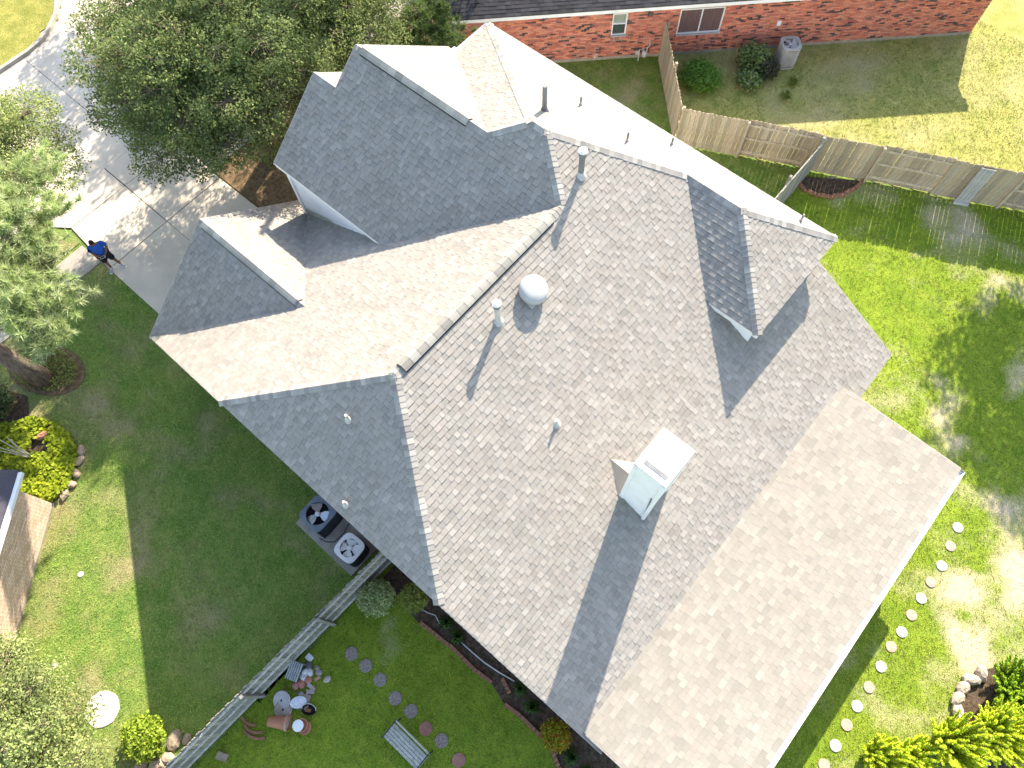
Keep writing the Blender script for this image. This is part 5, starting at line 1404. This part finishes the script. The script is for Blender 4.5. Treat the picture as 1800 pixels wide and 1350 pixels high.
# ------------------------------------------------------------------ air conditioners
def condenser(name, c, w, h, rz, top_m, side_m, label, blade_m, open_r=0.8, style=0):
    root = empty(name, (c[0], c[1], c[2]), rz, label=label, cat='air conditioner')
    n = 32; hw = w / 2; cr_ = 0.09
    def rsq(k, half):
        a = 2 * math.pi * k / n; p = 6.0 if style == 0 else 4.0
        x = abs(math.cos(a)) ** (2 / p) * (1 if math.cos(a) >= 0 else -1); y = abs(math.sin(a)) ** (2 / p) * (1 if math.sin(a) >= 0 else -1)
        return x * half, y * half
    b = MB(); b.prism([rsq(k, hw * 0.93) for k in range(n)], 0.06, h - 0.24); b.build('coil', 'black', root)
    zz = 0.12
    while zz < h - 0.06:
        b = MB(); vs = [(*rsq(k, hw * 0.99), zz) for k in range(n)] + [(*rsq(k, hw * 0.96), zz + 0.03) for k in range(n)]
        b.add(vs, [(k, (k + 1) % n, n + (k + 1) % n, n + k) for k in range(n)]); b.build('louver', side_m, root); zz += 0.055
    for sx in ((-1, 1) if style == 0 else ()):
        for sy in (-1, 1):
            b = MB(); b.box((sx * hw * 0.9, sy * hw * 0.9, h / 2), (0.06, 0.06, h - 0.04)); b.build('corner_post', side_m, root)
    b = MB(); b.prism([rsq(k, hw) for k in range(n)], 0.0, 0.08); b.build('base_pan', side_m, root)
    # top panel with round opening
    ro = hw * open_r; b = MB(); vs = []
    for rr, z in ((1, h - 0.05), (1, h), (0, h + 0.015), (0, h - 0.08)):
        for k in range(n):
            if rr: x, y = rsq(k, hw * 1.01)
            else: x, y = ro * math.cos(2 * math.pi * k / n), ro * math.sin(2 * math.pi * k / n)
            vs.append((x, y, z))
    b.add(vs, [(j * n + k, j * n + (k + 1) % n, (j + 1) * n + (k + 1) % n, (j + 1) * n + k) for j in range(3) for k in range(n)]); b.build('top_panel', top_m, root)
    fan = empty('fan', (0, 0, h - 0.055), parent=root)
    if style == 1:
        b = MB(); b.lathe((0, 0, h - 0.2), [(ro, 0), (0, 0.0)], 24); b.build('fan_well', 'beige_metal', root)
    b = MB(); b.lathe((0, 0, -0.05), [(0.085, 0), (0.085, 0.08), (0.05, 0.1), (0, 0.1)], 16); b.build('hub', blade_m, fan)
    nb_ = 3 if style == 0 else 4
    for k in range(nb_):
        a = 2 * math.pi * k / nb_ + 0.4; b = MB(); vs = []
        for r_, wd in ((0.08, 0.05), (ro * 0.55, 0.13), (ro * 0.92, 0.16)):
            for s_ in (-1, 1):
                p = Matrix.Rotation(a, 3, 'Z') @ Vector((r_, s_ * wd, s_ * wd * 0.35)); vs.append(p)
        b.add(vs, [(0, 2, 3, 1), (2, 4, 5, 3)]); b.build('blade', blade_m, fan)
    gr = MB()
    if style == 0:
        gr.tube([(0, 0, h - 0.02), (0.0, -ro, h + 0.005)], 0.008, 6)
    else:
        for k in range(8):
            a = 2 * math.pi * k / 8; gr.tube([(0.06 * math.cos(a), 0.06 * math.sin(a), h + 0.02), (ro * 1.02 * math.cos(a), ro * 1.02 * math.sin(a), h + 0.005)], 0.007, 6)
    gr.build('fan_guard', top_m, root)
    return root
b = MB(); b.prism([(-2.02, -4.08), (0.42, -4.08), (0.42, -2.7), (-2.02, -2.7)], -0.03, 0.09); pad = b.build('equipment_pad', 'concrete_old', label='concrete pad under the two air conditioners by the house wall', cat='pad', bevel=0.01)
condenser('air_conditioner', (-1.40, -3.42, 0.09), 0.86, 0.86, 0.02, 'blue_grey', 'dark_metal', 'blue grey air conditioner with open dark fan beside the roof edge', 'steel', 0.80, 0)
condenser('air_conditioner', (0.00, -3.52, 0.09), 0.74, 0.74, 0.06, 'white_paint', 'dark_metal', 'light grey air conditioner with a spoked guard beside the grey fence', 'white_paint', 0.74, 1)
condenser('air_conditioner', (-0.72, 21.05, 0.02), 0.74, 0.95, 0.77, 'beige_metal', 'beige_metal', 'pale grey air conditioner standing by the red brick wall', 'light_grey', 0.8, 1)
cb_ = MB(); cb_.tube([(-0.95, -3.9, 0.55), (-0.8, -3.86, 0.35), (-0.62, -3.7, 0.3), (-0.55, -3.3, 0.45), (-0.65, -2.85, 0.6), (-0.7, -2.64, 0.65)], 0.018, 8); cb_.build('power_conduit', 'cable', smooth=True, label='black flexible conduit looping between the two air conditioners', cat='conduit')
db_ = MB(); db_.box((-0.55, -2.72, 0.75), (0.22, 0.14, 0.34)); db_.box((-0.55, -2.8, 0.75), (0.18, 0.02, 0.28)); db_.build('disconnect_box', 'dark_metal', label='dark electrical box on the wall between the air conditioners', cat='box', bevel=0.008)

# ------------------------------------------------------------------ gas meter and small wall fittings at the red brick wall
def nl(s, out, z): return NW0 + ND * s + NN * out + Vector((0, 0, z))
gm = empty('gas_meter', nl(7.35, 0.2, 0), math.atan2(ND.y, ND.x), label='grey gas meter with pipes at the foot of the red brick wall', cat='meter')
b = MB(); b.lathe((0.05, 0, 0.34), [(0.0, -0.13), (0.09, -0.12), (0.11, -0.05), (0.11, 0.08), (0.07, 0.12), (0, 0.13)], 16); b.build('meter_body', 'light_grey', gm, smooth=True)
b = MB(); b.lathe((-0.25, 0, 0.42), [(0.0, -0.03), (0.09, -0.025), (0.09, 0.025), (0, 0.03)], 14, rot=Matrix.Rotation(1.57, 3, 'X')); b.build('regulator', 'light_grey', gm)
b = MB(); b.tube([(-0.17, 0, -0.02), (-0.17, 0, 0.56), (-0.02, 0, 0.58), (-0.02, 0, 0.46)], 0.022, 8); b.build('inlet_pipe', 'light_grey', gm)
b = MB(); b.tube([(0.12, 0, 0.44), (0.12, 0, 0.62), (0.22, 0.05, 0.68), (0.24, 0.2, 0.8)], 0.022, 8); b.build('outlet_pipe', 'light_grey', gm)
hb = MB(); hb.tube([nl(5.45, 0.02, 0.3), nl(5.45, 0.1, 0.3), nl(5.45, 0.13, 0.22)], 0.016, 8); hb.lathe(nl(5.45, 0.08, 0.33), [(0.035, 0), (0.035, 0.012)], 10); hb.tube([nl(5.53, 0.02, 0.32), nl(5.53, 0.07, 0.32)], 0.02, 8)
hb.build('hose_bib', 'white_paint', label='small white tap low on the red brick wall', cat='tap')
wb_ = empty('wall_vent', nl(12.5, 0.03, 1.2), math.atan2(ND.y, ND.x), label='small white vent cover on the red brick wall above the condenser', cat='vent')
b = MB(); b.box((0, 0, 0), (0.15, 0.06, 0.2)); b.build('hood', 'white_paint', wb_, bevel=0.01)
for k in range(3):
    b = MB(); b.box((0, -0.035, -0.05 + 0.05 * k), (0.12, 0.012, 0.02)); b.build('louver', 'white_paint', wb_)

# ------------------------------------------------------------------ garden bench
bn = empty('garden_bench', (4.80, -6.2, 0), 0.0, label='grey slatted garden bench on the shaded back lawn', cat='bench')
BL = 1.26
for k in range(5):
    b = MB(); t = 1.6 + 0.12 * (k % 2); b.box((0, -0.22 + 0.088 * k, 0.43), (BL, 0.075, 0.024), tint=(t, t, t)); b.build('seat_slat', 'wood_grey', bn)
for k in range(4):
    b = MB(); R_ = Matrix.Rotation(rad(-14), 3, 'X'); b.box((0, 0.235 + 0.022 * k, 0.50 + 0.095 * k), (BL, 0.022, 0.075), rot=R_, tint=(1.7, 1.65, 1.55)); b.build('back_slat', 'wood_grey', bn)
for sx in (-1, 1):
    e_ = empty('end_frame', (sx * (BL / 2 - 0.02), 0, 0), parent=bn)
    for (pts, nm) in (([(0, -0.24, 0), (0, -0.23, 0.41)], 'leg'), ([(0, 0.3, 0), (0, 0.2, 0.41)], 'leg'), ([(0, 0.2, 0.40), (0, 0.32, 0.86)], 'back_post'), ([(0, -0.25, 0.40), (0, 0.22, 0.40)], 'seat_rail'), ([(0, -0.26, 0.40), (0, -0.27, 0.60), (0, 0.26, 0.63)], 'armrest')):
        b = MB(); b.tube(pts, 0.018, 8); b.build(nm, 'dark_metal', e_)

# ------------------------------------------------------------------ discarded things beside the fence
def box_thing(name, c, size, rz, material, label, cat, rot=None, bevel=0.006, tint=None):
    b = MB(); b.box((0, 0, 0), size, tint=tint); o = b.build(name, material, label=label, cat=cat, bevel=bevel); o.location = c; o.rotation_euler = rot or (0, 0, rz); return o
ch = empty('corrugated_sheet', (1.10, -6.95, 0.22), 0.35, label='grey corrugated metal sheet leaning among the rubble', cat='sheet')
b = MB(); vs = []; n = 25
for i in range(n):
    x = -0.19 + 0.38 * i / (n - 1); z = 0.018 * math.sin(i * 1.57)
    vs += [(x, -0.25, z - 0.02), (x, 0.25, z + 0.1)]
vs += [(p[0], p[1], p[2] - 0.004) for p in vs]
m_ = 2 * n
b.add(vs, [(2 * i, 2 * i + 2, 2 * i + 3, 2 * i + 1) for i in range(n - 1)] + [(m_ + 2 * i + 1, m_ + 2 * i + 3, m_ + 2 * i + 2, m_ + 2 * i) for i in range(n - 1)]); b.build('panel', 'galv', ch)
b = MB(); b.box((0, 0.25, -0.02), (0.38, 0.02, 0.2)); b.build('flange', 'galv', ch)
RB = [((1.12, -6.45), (0.13, 0.11, 0.10), (0.60, 0.62, 0.64), 'white block nearest the fence post in the rubble'), ((1.30, -6.80), (0.12, 0.10, 0.09), (0.66, 0.66, 0.68), 'white chunk beside the corrugated sheet'), ((1.42, -6.72), (0.12, 0.10, 0.09), (0.62, 0.60, 0.60), 'rounded white chunk in the middle of the rubble'), ((1.38, -6.92), (0.13, 0.11, 0.10), (0.58, 0.56, 0.55), 'pale chunk touching the red blocks'),
      ((1.52, -6.88), (0.12, 0.11, 0.10), (0.42, 0.19, 0.14), 'upper red block in the rubble'), ((1.45, -7.06), (0.14, 0.11, 0.10), (0.40, 0.17, 0.12), 'middle red block in the rubble'), ((1.36, -7.22), (0.12, 0.10, 0.09), (0.42, 0.18, 0.14), 'lower red block beside the corrugated sheet'), ((1.62, -6.55), (0.10, 0.09, 0.07), (0.34, 0.31, 0.30), 'grey stone at the lawn side of the rubble'),
      ((1.92, -6.52), (0.12, 0.09, 0.06), (0.45, 0.38, 0.34), 'lone pinkish stone on the lawn beside the rubble'), ((1.72, -6.95), (0.16, 0.07, 0.06), (0.40, 0.33, 0.30), 'long brick fragment in the rubble'), ((1.80, -7.05), (0.14, 0.08, 0.05), (0.33, 0.28, 0.25), 'tan brick fragment near the lawn'), ((1.70, -6.68), (0.11, 0.06, 0.05), (0.42, 0.24, 0.18), 'small reddish brick bit behind the grey stone'), ((1.66, -7.28), (0.10, 0.09, 0.06), (0.30, 0.27, 0.25), 'grey fragment at the bottom of the rubble'), ((1.85, -7.22), (0.12, 0.06, 0.05), (0.37, 0.28, 0.24), 'brown fragment at the lower lawn side of the rubble'), ((1.25, -6.6), (0.13, 0.12, 0.1), (0.10, 0.10, 0.11), 'dark stone against the fence behind the white block'), ((1.5, -6.5), (0.09, 0.07, 0.06), (0.28, 0.25, 0.22), 'small tan stone beside the white block')]
for i, (p, s_, t, lb_) in enumerate(RB):
    if i in (0, 9, 10, 11, 13): box_thing('rubble_block', (p[0], p[1], 0.05 + 0.02 * (i % 3)), (s_[0] * 1.6, s_[1] * 1.5, s_[2] * 1.3), i * 0.7, 'rubble', lb_, 'rubble', rot=(0.12 * (i % 2), 0.1, i * 0.7), tint=t)
    else: rock('rubble_stone', (p[0], p[1], 0.06), s_, t, lb_, 'rubble', None, 100 + i, 'rubble')
for i in range(5):
    b = MB(); a = -0.5 + 0.5 * i; b.tube([(0, 0, 0), (0.25 * math.cos(a), 0.25 * math.sin(a), 0.02)], [0.018, 0.012], 6); o = b.build('fallen_stick', 'twig', label='%s brown stick from the left scattered under the rubble' % ORD[i], cat='stick', group='sticks under the rubble'); o.location = (1.05 + 0.2 * i, -7.35 + 0.06 * (i % 2), 0.03)
for i, (x, y, lb_, m2, ti) in enumerate(((1.36, -7.72, 'pale grey round lid with a hole against the fence', 'light_grey', 0.25), (1.56, -7.86, 'darker grey round lid overlapping the pale one', 'concrete_old', 0.1))):
    t = empty('bin_cover', (x, y, 0.12 - 0.03 * i), label=lb_, cat='bin cover'); R_ = Matrix.Rotation(ti, 3, 'X')
    b = MB(); b.lathe((0, 0, 0), [(0.25, -0.03), (0.26, 0.0), (0.235, 0.02), (0.22, 0.012), (0.03, 0.014)], 28, rot=R_); b.build('disc', m2, t)
    b = MB(); b.lathe((0, 0, 0), [(0.03, 0.016), (0.0, 0.016)], 12, rot=R_); b.build('hole', 'black', t)
box_thing('square_paver', (1.83, -7.37, 0.05), (0.36, 0.40, 0.05), 0.55, 'stone', 'tan square paver under the foil tray', 'paver', tint=(1.0, 0.95, 0.9))
ft = empty('foil_tray', (1.76, -7.44, 0.09), 0.9, label='shiny oval foil tray on the square paver', cat='tray')
b = MB(); b.lathe((0, 0, 0), [(0.12, 0.0), (0.155, 0.055), (0.185, 0.058), (0.185, 0.052)], 28, sx=1.25, sy=0.85); b.build('rim', 'foil', ft)
b = MB(); b.lathe((0, 0, 0.005), [(0.125, 0.0), (0.0, 0.004)], 28, sx=1.25, sy=0.85); b.build('bottom', 'foil', ft)
wbk = empty('wire_basket', (2.12, -7.38, 0.0), 0.6, label='black wire basket with a pale handle beside the foil tray', cat='basket')
b = MB(); b.lathe((0, 0, 0), [(0.13, 0.02), (0.18, 0.16), (0.172, 0.16), (0.12, 0.03), (0, 0.03)], 20, sx=1.2, sy=0.8); b.build('bowl', 'black', wbk)
b = MB(); b.tube([(0.2 * math.cos(a), 0.14 * math.sin(a) + 0.02, 0.17 + 0.12 * math.sin(a)) for a in np.linspace(-0.2, 3.3, 16)], 0.012, 8); b.build('handle', 'light_grey', wbk, smooth=True)
b = MB(); b.box((-0.03, -0.02, 0.09), (0.16, 0.09, 0.05)); b.build('contents', 'rusty', wbk)
pot = empty('fallen_pot', (1.74, -8.12, 0.2), 0.62, label='terracotta pot lying on its side on the grass', cat='pot')
Rp = Matrix.Rotation(math.pi / 2, 3, 'Y')
b = MB(); b.lathe((0, 0, 0), [(0.13, -0.30), (0.19, 0.2), (0.18, 0.2), (0.12, -0.28), (0, -0.28)], 28, rot=Rp); b.build('body', 'terracotta', pot, smooth=False)
b = MB(); b.lathe((0, 0, 0), [(0.192, 0.2), (0.212, 0.205), (0.212, 0.275), (0.19, 0.275), (0.18, 0.2)], 28, rot=Rp); b.build('rim', 'terracotta', pot)
b = MB(); b.lathe((0, 0, 0), [(0.214, 0.207), (0.214, 0.222)], 28, rot=Rp); b.build('rim_line', 'paver_pale', pot)
sp = empty('stacked_pot', (2.27, -7.76, 0.0), label='terracotta pot with a round white lid on the grass', cat='pot')
b = MB(); b.lathe((0, 0, 0), [(0.11, 0), (0.155, 0.2), (0.175, 0.21), (0.175, 0.27), (0.15, 0.27), (0.14, 0.2), (0, 0.2)], 24); b.build('body', 'terracotta', sp)
b = MB(); b.lathe((-0.06, -0.06, 0.275), [(0.15, 0.0), (0.155, 0.012), (0.145, 0.025), (0, 0.025)], 24); b.build('lid', 'white_paint', sp)
b = MB(); b.lathe((0.10, 0.0, 0.0), [(0.13, 0), (0.17, 0.14), (0.18, 0.18), (0.165, 0.18), (0, 0.13)], 20); b.build('saucer_pot', 'terracotta', sp)
box_thing('wood_offcut', (1.15, -9.75, 0.06), (0.3, 0.2, 0.1), 0.4, 'stone', 'small tan block on the grass at the bottom edge by the fence', 'block', tint=(0.9, 0.8, 0.7))

# white drain pipe lying along the bed, rope of roof debris
h_ = MB(); h_.tube([(2.62, -3.42, 0.06), (2.85, -3.36, 0.06), (3.08, -3.27, 0.06), (3.12, -3.29, 0.06), (3.32, -3.36, 0.07)], 0.014, 8); h_.build('white_hose', 'hose', smooth=True, label='short bent white pipe beside the round shrubs', cat='pipe')
h_ = MB(); h_.tube([(4.05, -3.33, 0.06), (4.6, -3.32, 0.06), (5.0, -3.30, 0.07), (5.5, -3.22, 0.07), (5.95, -3.12, 0.08)], 0.02, 8); h_.build('white_hose', 'hose', smooth=True, label='long white pipe lying along the house bed', cat='pipe')

# ------------------------------------------------------------------ parked car under the oak
cx, cy, crz = -17.9, 4.6, 1.62
car = empty('parked_car', (cx, cy, 0.012), crz, label='dark blue car parked at the street under the large oak', cat='car')
SEC = [(-2.15, 0.62, 0.45, 0.80), (-2.05, 0.74, 0.28, 0.92), (-1.3, 0.84, 0.24, 0.96), (0.0, 0.86, 0.22, 0.94), (1.0, 0.85, 0.22, 0.92), (1.7, 0.80, 0.25, 0.82), (2.1, 0.68, 0.32, 0.70), (2.18, 0.55, 0.42, 0.62)]
b = MB(); vs = []; n = 10
for (x, w, zb, ztp) in SEC:
    ring = [(-w * 0.9, zb), (-w, zb + 0.15), (-w, (zb + ztp) / 2), (-w * 0.97, ztp - 0.08), (-w * 0.85, ztp), (w * 0.85, ztp), (w * 0.97, ztp - 0.08), (w, (zb + ztp) / 2), (w, zb + 0.15), (w * 0.9, zb)]
    vs += [(x, y, z) for y, z in ring]
fs = [(i * n + k, (i + 1) * n + k, (i + 1) * n + (k + 1) % n, i * n + (k + 1) % n) for i in range(len(SEC) - 1) for k in range(n)] + [tuple(range(n)), tuple((len(SEC) - 1) * n + k for k in range(n - 1, -1, -1))]
b.add(vs, fs); b.build('body', 'car_paint', car, smooth=True)
b = MB(); vs = []
CB = [(-1.95, 0.72, 0.92), (-1.25, 0.60, 1.40), (-0.2, 0.62, 1.46), (0.35, 0.60, 1.40), (1.15, 0.74, 0.91)]
for (x, w, z) in CB: vs += [(x, -0.78, 0.9), (x, -w, z), (x, w, z), (x, 0.78, 0.9)]
b.add(vs, [(i * 4 + k, (i + 1) * 4 + k, (i + 1) * 4 + k + 1, i * 4 + k + 1) for i in range(len(CB) - 1) for k in range(3)] + [(0, 1, 2, 3), (19, 18, 17, 16)]); b.build('cabin', 'glass', car)
b = MB(); b.add([(-1.2, -0.58, 1.42), (0.3, -0.58, 1.42), (0.3, 0.58, 1.42), (-1.2, 0.58, 1.42), (-1.1, -0.5, 1.48), (0.2, -0.5, 1.48), (0.2, 0.5, 1.48), (-1.1, 0.5, 1.48)], [(4, 5, 6, 7), (0, 1, 5, 4), (1, 2, 6, 5), (2, 3, 7, 6), (3, 0, 4, 7)]); b.build('car_roof', 'car_paint', car)
for x in (-1.35, 1.35):
    for sy in (-1, 1):
        w_ = empty('wheel', (x, sy * 0.76, 0.32), parent=car); Rw = Matrix.Rotation(math.pi / 2, 3, 'X')
        b = MB(); b.lathe((0, 0, 0), [(0.2, -0.1), (0.31, -0.1), (0.32, 0), (0.31, 0.1), (0.2, 0.1)], 24, rot=Rw); b.build('tyre', 'tyre', w_)
        b = MB(); b.lathe((0, 0, 0), [(0.2, -0.09), (0.06, -0.07), (0.06, 0.07), (0.2, 0.09)], 18, rot=Rw); b.build('rim', 'steel', w_)
for sy in (-1, 1):
    b = MB(); b.box((2.06, sy * 0.5, 0.62), (0.14, 0.26, 0.11)); b.build('headlight', 'lamp_glass', car, bevel=0.02)
    b = MB(); b.box((-2.08, sy * 0.52, 0.76), (0.1, 0.24, 0.13)); b.build('tail_light', 'red_glass', car, bevel=0.02)
    b = MB(); b.box((0.75, sy * 0.93, 0.98), (0.12, 0.2, 0.12)); b.build('mirror', 'car_paint', car, bevel=0.02)

# ------------------------------------------------------------------ person
def skin(name, joints, edges, material, parent, sub=2, root=0):
    me = bpy.data.meshes.new(name)
    me.from_pydata([j[:3] for j in joints], edges, [])
    o = link(name, me, material, parent)
    md = o.modifiers.new('skin', 'SKIN'); md.use_smooth_shade = True
    if not me.skin_vertices: 
        bpy.context.view_layer.objects.active = o
    sv = me.skin_vertices[0].data
    for i, j in enumerate(joints):
        r = j[3] if isinstance(j[3], tuple) else (j[3], j[3])
        sv[i].radius = r; sv[i].use_root = (i == root)
    ss = o.modifiers.new('sub', 'SUBSURF'); ss.levels = sub; ss.render_levels = sub
    return o
per = empty('person', (-13.70, -2.0, 0.03), rad(-18), label='person in a blue shirt and black shorts standing on the driveway edge', cat='person')
# local frame: +x is where the person faces, +y the person's left
J = [(0.0, 0, 0.93, (0.13, 0.16)), (-0.01, 0, 1.12, (0.11, 0.14)), (-0.01, 0, 1.34, (0.12, 0.17)), (0.0, 0, 1.47, (0.055, 0.06)), (0.045, 0, 1.56, (0.06, 0.06)),
     (0.0, 0.10, 0.88, 0.09), (0.05, 0.16, 0.48, 0.062), (0.0, 0.20, 0.09, 0.042), (0.0, -0.10, 0.88, 0.09), (0.03, -0.13, 0.48, 0.062), (0.0, -0.14, 0.09, 0.042),
     (-0.01, 0.19, 1.39, 0.06), (-0.03, 0.27, 1.14, 0.047), (0.20, 0.14, 1.06, 0.035), (0.27, 0.08, 1.08, 0.026), (-0.01, -0.19, 1.39, 0.06), (-0.03, -0.27, 1.14, 0.047), (0.20, -0.14, 1.06, 0.035), (0.27, -0.08, 1.08, 0.026)]
E_ = [(0, 1), (1, 2), (2, 3), (3, 4), (0, 5), (5, 6), (6, 7), (0, 8), (8, 9), (9, 10), (2, 11), (11, 12), (12, 13), (13, 14), (2, 15), (15, 16), (16, 17), (17, 18)]
skin('body', J, E_, 'skin', per)
b = MB(); Rh = Matrix.Rotation(rad(32), 3, 'Y')
b.lathe((0.075, 0, 1.61), [(0.0, -0.125), (0.045, -0.115), (0.066, -0.07), (0.074, 0.0), (0.078, 0.05), (0.062, 0.10), (0.03, 0.122), (0, 0.127)], 18, rot=Rh, sx=1.2, sy=1.0); hd = b.build('head', 'skin', per, smooth=True)
b = MB(); b.lathe((0.062, 0, 1.625), [(0.078, 0.0), (0.084, 0.05), (0.068, 0.108), (0.034, 0.132), (0, 0.137)], 18, rot=Rh, sx=1.2, sy=1.02); b.build('hair', 'hair', hd, smooth=True)
b = MB(); b.tube([Vector((0.075, 0, 1.61)) + Rh @ Vector((0.085, 0, 0.015)), Vector((0.075, 0, 1.61)) + Rh @ Vector((0.112, 0, -0.02)), Vector((0.075, 0, 1.61)) + Rh @ Vector((0.085, 0, -0.03))], [0.008, 0.016, 0.008], 6); b.build('nose', 'skin', hd, smooth=True)
for sy in (-1, 1):
    b = MB(); b.lathe(Vector((0.075, 0, 1.61)) + Rh @ Vector((0.0, sy * 0.077, 0.0)), [(0, -0.03), (0.015, -0.02), (0.018, 0.012), (0, 0.03)], 8, rot=Rh, sy=0.5); b.build('ear', 'skin', hd, smooth=True)
    b = MB(); b.lathe(Vector((0.075, 0, 1.61)) + Rh @ Vector((0.082, sy * 0.032, 0.01)), [(0, -0.01), (0.011, 0), (0, 0.01)], 8, rot=Rh); b.build('eye', 'hair', hd)
b = MB(); b.box(Vector((0.075, 0, 1.61)) + Rh @ Vector((0.08, 0, -0.06)), (0.01, 0.045, 0.01), rot=Rh); b.build('mouth', 'petal', hd)
SJ = [(0.0, 0, 0.90, (0.165, 0.205)), (0.0, 0, 1.1, (0.15, 0.175)), (-0.005, 0, 1.33, (0.15, 0.19)), (0.0, 0, 1.46, (0.085, 0.09)), (-0.01, 0.20, 1.385, 0.092), (-0.03, 0.285, 1.17, 0.077), (-0.01, -0.20, 1.385, 0.092), (-0.03, -0.285, 1.17, 0.077)]
skin('shirt', SJ, [(0, 1), (1, 2), (2, 3), (2, 4), (4, 5), (2, 6), (6, 7)], 'shirt', per)
PJ = [(0.0, 0, 0.93, (0.15, 0.18)), (0.01, 0.105, 0.84, 0.125), (0.045, 0.155, 0.50, 0.108), (0.01, -0.105, 0.84, 0.125), (0.03, -0.13, 0.50, 0.108)]
skin('shorts', PJ, [(0, 1), (1, 2), (0, 3), (3, 4)], 'shorts', per)
for sy, yy, ang in ((1, 0.20, 0.55), (-1, -0.14, -0.6)):
    f_ = empty('shoe', (0.0, yy, 0.0), ang, parent=per)
    skin('upper', [(-0.06, 0, 0.05, (0.045, 0.045)), (0.06, 0, 0.045, (0.05, 0.04)), (0.18, 0, 0.035, (0.046, 0.03))], [(0, 1), (1, 2)], 'shoe', f_)
    b = MB(); b.prism([(-0.11, -0.04), (0.08, -0.05), (0.2, -0.04), (0.235, 0), (0.2, 0.04), (0.08, 0.05), (-0.11, 0.04)], 0.0, 0.025); b.build('sole', 'white_paint', f_)
    b = MB(); b.lathe((-0.01, 0, 0.08), [(0.052, 0), (0.05, 0.09)], 12); b.build('sock', 'sock', f_)
    h = empty('hand', (0.28, sy * 0.075, 1.085), -sy * 0.5, parent=per)
    skin('palm', [(-0.03, 0, 0, (0.03, 0.018)), (0.04, 0, 0, (0.038, 0.016))], [(0, 1)], 'skin', h, 2)
    for k, l in enumerate((0.062, 0.072, 0.068, 0.052)):
        y = (k - 1.5) * 0.019
        skin('finger', [(0.04, y, 0, 0.0085), (0.04 + l * 0.55, y, 0.008, 0.008), (0.04 + l * 0.85, y - sy * 0.004, -0.014, 0.007)], [(0, 1), (1, 2)], 'skin', h, 1)
    skin('thumb', [(-0.005, -sy * 0.028, 0.004, 0.011), (0.03, -sy * 0.052, 0.016, 0.009), (0.055, -sy * 0.045, 0.022, 0.008)], [(0, 1), (1, 2)], 'skin', h, 1)
ph = empty('phone_controller', tuple(per.matrix_basis @ Vector((0.335, 0, 1.10))), rad(-18), label='small grey controller held in both hands by the person', cat='controller')
b = MB(); b.box((0, 0, 0), (0.10, 0.17, 0.03)); b.build('case', 'light_grey', ph, bevel=0.008)
b = MB(); b.box((0.01, 0, 0.018), (0.07, 0.12, 0.006)); b.build('screen', 'glass', ph)

# ------------------------------------------------------------------ grass
lawn_blades('grass', FRONT_LAWN, 300, 'green', [(0.199, 0.352, 0.068), (0.26, 0.421, 0.096), (0.335, 0.464, 0.124), (0.397, 0.492, 0.149)], (0.40, 0.33, 0.18), label='short green turf of the shaded front and left lawn')
lawn_blades('grass', BACK_LAWN, 200, 'bright', [(0.24, 0.315, 0.044), (0.305, 0.369, 0.055), (0.37, 0.413, 0.076), (0.196, 0.269, 0.044)], (0.50, 0.44, 0.24), label='bright green turf of the back yard round the patio')
lawn_blades('grass', SIDE_YARD, 200, 'green', [(0.151, 0.221, 0.039), (0.194, 0.25, 0.046), (0.259, 0.269, 0.062)], (0.297, 0.23, 0.095), label='green turf between the house and the red brick wall')
lawn_blades('grass', NORTH_LAWN, 170, 'dry', [(0.22, 0.264, 0.064), (0.294, 0.313, 0.087), (0.348, 0.353, 0.112), (0.184, 0.255, 0.056)], (0.459, 0.365, 0.176), label='dry yellowish turf of the north yard')
lawn_blades('grass', ISLAND, 170, 'green', [(0.126, 0.184, 0.035), (0.18, 0.208, 0.042)], (0.297, 0.23, 0.095), label='strip of turf between the sidewalk and the street')
lawn_blades('grass', OAK_BED, 60, 'side', [(0.18, 0.192, 0.042), (0.252, 0.224, 0.056)], (0.297, 0.216, 0.095), label='thin grass growing through leaf litter under the oak')
